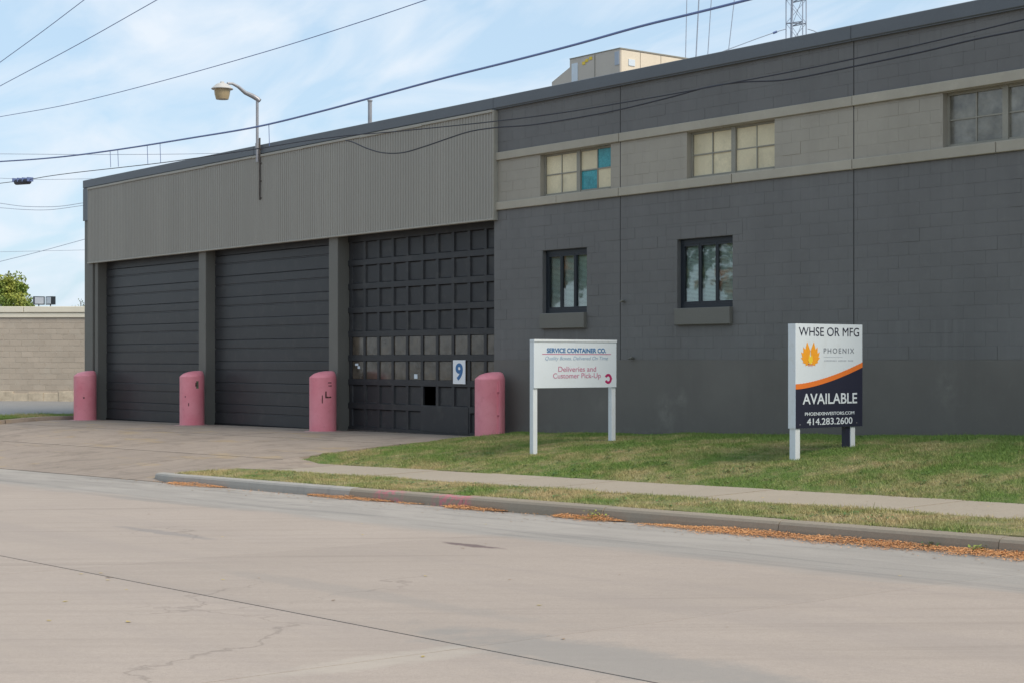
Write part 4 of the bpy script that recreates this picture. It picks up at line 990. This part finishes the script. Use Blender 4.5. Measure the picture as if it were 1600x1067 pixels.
# ------------------------------------------------------------------ masts far behind
D_ = 210
def wpt(u, v, d=D_): return at_d(u, v, d)
pb = wpt(1244, 562); tw_ = thing('lattice_mast', 'grey lattice radio mast rising behind the roof', 'mast', (pb.x, pb.y, 0))
rt = Vector((SN, CS, 0)); fw = Vector((-CS, SN, 0)); half = 1.27
legs = [rt * -half, rt * half, rt * -.25 + fw * 1.9, rt * .62 + fw * -1.2]
for L_ in legs: MB().tube([L_, L_ + Vector((0, 0, 62))], .075, 5).build('leg', M['wire_hazed'], tw_)
for z in range(2, 62, 3):
    m = MB()
    for i in range(4):
        a, b = legs[i], legs[(i + 1) % 4] 
        m.tube([a + Vector((0, 0, z)), b + Vector((0, 0, z))], .07, 4); m.tube([a + Vector((0, 0, z)), b + Vector((0, 0, z + 3))], .035, 4)
    m.build('bracing', M['wire_hazed'], tw_)
MB().tube([wpt(1234, 120) - pb, wpt(1236, 62) - pb, wpt(1238, -40) - pb], .16, 6).build('feed_cable', M['wire_hazed'], tw_)
for i, (a, b, l) in enumerate((((1074, -40), (1071, 100), 'leftmost of four thin mast cables above the rooftop unit'), ((1094, -40), (1087, 100), 'second mast cable from the left, a little thicker'), ((1114, -40), (1105, 100), 'third mast cable from the left'), ((1152, -40), (1136, 100), 'rightmost of four mast cables, leaning'))):
    A = wpt(*a, 180); Bp = wpt(*b, 180); Bp, A = A + (Bp - A) * 3.2, A - (Bp - A) * 2.6
    o = MB().tube([(0, 0, 0), Bp - A], .075 if i == 1 else .05, 5).build('guy_wire', M['wire_hazed'], None, A); tag(o, l, 'guy wire', 'guy wires of the masts')
P = [wpt(1228, 46, 180), wpt(1214, 50, 180), wpt(1180, 62, 180), wpt(1140, 77, 180), wpt(1100, 92, 180)]; o = MB().tube([q - P[0] for q in P], .045, 5).build('guy_wire', M['wire_hazed'], None, P[0]); tag(o, 'shallow wire running down left from the mast', 'guy wire', 'guy wires of the masts')
P = [wpt(1262, 46, 180), wpt(1272, 49, 180), wpt(1284, 56, 180)]; o = MB().tube([q - P[0] for q in P], .05, 5).build('guy_wire', M['wire_hazed'], None, P[0]); tag(o, 'short wire on the right side of the mast', 'guy wire', 'guy wires of the masts')
a = wpt(1208, 52.5, 179.5); o = MB().tube([(0, 0, 0), wpt(1214, 50, 179.5) - a], .13, 6).build('insulator', M['wire_blue'], None, a); tag(o, 'dark insulator on the wire left of the mast', 'insulator')

# ------------------------------------------------------------------ neighbouring block building on the left
DN = 60.0; pn = at_d(136, 562, DN + .6); ang = math.atan2(CS, SN) - .06
nb = thing('block_building', 'low tan block building with cream roof edge left of the warehouse', 'building', (pn.x, pn.y, 0), ang)
ztop = 3.53; WL = 22
MB().box(-WL, 12, .03, 10, -.6, 3.2).build('wall', M['neigh_mortar'], nb)
MB().slab(-WL, 12, 3.13, 3.29, -.03, .3, .01).build('fascia', M['neigh_cap'], nb)
for a_, b_ in ((-WL, -2.35), (-2.33, 12)): MB().slab(a_, b_, 3.315, 3.53, -.07, .35, .012).build('coping', M['neigh_cap'], nb)
MB().box(-WL, 12, .0, 10, 3.29, 3.5).build('roof', M['neigh_cap'], nb)
bm = MB().slab(0, .44 - .014, 0, .203 - .014, 0, .036, .004).mesh('block', M['neigh_block'])
for r_ in range(14):
    for c_ in range(9 if r_ % 2 == 0 else 10):
        x0 = -.25 - .44 * (c_ + 1) + (.22 if r_ % 2 else 0)
        link('block', bm, nb, (x0 + .007, random.uniform(.016, .022), 3.125 - .203 * (r_ + 1) + .007))
m = MB()
for r_ in range(14):
    for c_ in range(9, 50): m.slab(-.25 - .44 * (c_ + 1) + (.22 if r_ % 2 else -.0) + .007 - (.44 if r_ % 2 else 0), -.25 - .44 * c_ + (.22 if r_ % 2 else 0) - .007 - (.44 if r_ % 2 else 0), 3.125 - .203 * (r_ + 1) + .007, 3.125 - .203 * r_ - .007, .019, .02, .004)
    for c_ in range(0, 20): m.slab(-.25 + .44 * c_ + .007 + (.22 if r_ % 2 else 0), -.25 + .44 * (c_ + 1) - .007 + (.22 if r_ % 2 else 0), 3.125 - .203 * (r_ + 1) + .007, 3.125 - .203 * r_ - .007, .019, .02, .004)
m.build('block_courses', M['neigh_block'], nb, kind='stuff')
m = MB(); n = 60; random.seed(3)
for i in range(n):
    a_, b_ = -WL + i * 34 / n, -WL + (i + 1) * 34 / n; m.slab(a_, b_ - .004, -.4, .42 + random.uniform(-.05, .05), -.05 + random.uniform(-.015, .015), .08, .01)
m.build('render_base', M['neigh_base'], nb)
# floodlights on its roof
for (u, rz_, lab) in ((61, .5, 'left of two dark floodlights on the cream roof edge'), (77, -.7, 'right floodlight with bright face on the cream roof edge')):
    p = at_d(u, 471, DN + .8); f = thing('floodlight', lab, 'floodlight', (p.x, p.y, 3.50), ang + rz_, 'floodlights on the block building')
    MB().box(-.20, .20, -.03, .14, .10, .40).build('housing', M['frame_dark'], f); MB().box(-.16, .16, -.045, -.032, .13, .37).build('glass', M['palegrey'] if u == 61 else M['white'], f); MB().tube([(0, .05, 0), (0, .05, .12)], .02, 6).build('bracket', M['frame_dark'], f)

# ------------------------------------------------------------------ trees
def tree(loc, h, rad, n, lm, label, seed, group=None, squash=.8, crown0=.35, leaf=(.10, .2)):
    rs = np.random.default_rng(seed); rd = random.Random(seed); t = thing('tree', label, 'tree', loc, 0, group); zc_ = h * (crown0 + (1 - crown0) * .5)
    m = MB(); m.tube([(0, 0, -.3), (rad * .03, 0, h * .3), (-.03 * rad, .04 * rad, h * .62)], [h * .03, h * .022, h * .012], 8)
    cl = []
    for k in range(26):
        a = rd.uniform(0, 6.28); el = rd.uniform(-.6, 1.3); rr = rad * rd.uniform(.35, .95)
        c = Vector((math.cos(a) * math.cos(el) * rr, math.sin(a) * math.cos(el) * rr, zc_ + math.sin(el) * (h - zc_) * rd.uniform(.4, .9))); cl.append((c, rad * rd.uniform(.18, .36)))
        m.tube([(0, 0, h * rd.uniform(.25, .5)), c * .5 + Vector((0, 0, zc_ * .35)), c], [h * .012, h * .006, h * .002], 5)
    m.build('trunk', M['bark'], t)
    V = []
    per = n // len(cl)
    for c, r in cl:
        d = rs.normal(0, 1, (per, 3)); d /= np.linalg.norm(d, axis=1)[:, None]; pp = np.array(c) + d * (r * rs.uniform(.3, 1.15, per) ** .7)[:, None] * np.array([1, 1, squash])
        s = rs.uniform(leaf[0], leaf[1], per)[:, None]; u = rs.normal(0, 1, (per, 3)); u /= np.linalg.norm(u, axis=1)[:, None]; w = np.cross(u, rs.normal(0, 1, (per, 3))); w /= np.linalg.norm(w, axis=1)[:, None]
        V.append(np.stack([pp - u * s, pp - w * s * .6, pp + u * s, pp + w * s * .6], 1))
    V = np.concatenate(V); o = tris('crown', V.reshape(-1, 3), len(V), 4, M[lm], t)
    return t
p = at_d(4, 562, 92); tree((p.x, p.y, 0), 6.25, 2.0, 9000, 'leaf_yg', 'yellow green tree rising behind the cream roof edge at far left', 5, leaf=(.05, .11), crown0=.4)
p = at_d(33, 562, 95); tree((p.x, p.y, 0), 5.35, .9, 500, 'leaf_green', 'thin sparse green treetop right of the fuller tree, above the block wall', 9, leaf=(.04, .09), crown0=.45)
p = at_d(124, 562, 110); tree((p.x, p.y, 0), 5.9, 1.0, 260, 'leaf_green', 'faint bare treetop beside the warehouse corner above the block wall', 11, leaf=(.03, .07), crown0=.45)
for i, (x, y, hh, lm) in enumerate(((-40, -31, 11, 'leaf_autumn'), (-31, -32, 12, 'leaf_green'), (-22, -34, 10, 'leaf_autumn'), (-50, -30, 12, 'leaf_green'), (-13, -33, 11, 'leaf_green'))):
    tree((x, y, -.8), hh, 4.2, 9000, lm, ['autumn tree across the street, furthest left but one', 'full green tree across the street between two autumn trees', 'autumn tree across the street nearer the crossing', 'green tree across the street furthest down the road', 'green tree across the street nearest the camera'][i], 20 + i, 'street trees across the road', leaf=(.14, .26), crown0=.3)

# low weeds and clover patches in the lawn, too many to count
rs = np.random.default_rng(44); V = []
for k in range(150):
    x = rs.uniform(.9, 16); y = rs.choice([rs.uniform(-4.7, -3.6), rs.uniform(-4.7, -.3), rs.uniform(-7.3, -6.3)]); r_ = rs.uniform(.04, .16)
    for q in range(int(14 + r_ * 160)):
        a = rs.uniform(0, 6.28); d = r_ * rs.uniform(0, 1) ** .6; cx, cy = x + math.cos(a) * d, y + math.sin(a) * d; s_ = rs.uniform(.010, .022); b = rs.uniform(0, 6.28); z = H(cx, cy) + rs.uniform(.01, .045)
        if cx < .9: continue
        dx_, dy_ = math.cos(b) * s_, math.sin(b) * s_; t_ = rs.uniform(-.5, .5) * s_
        V.append([(cx - dx_, cy - dy_, z - t_), (cx + dy_ * .6, cy - dx_ * .6, z), (cx + dx_, cy + dy_, z + t_), (cx - dy_ * .6, cy + dx_ * .6, z)])
V = np.array(V); o = tris('lawn_weeds', V.reshape(-1, 3), len(V), 4, paint('weed_leaf', (.10, .19, .05), .6, .35, 6, 40, 0)); o['kind'] = 'stuff'; tag(o, 'bright green low weeds dotted through the lawn and kerb strip', 'weeds')
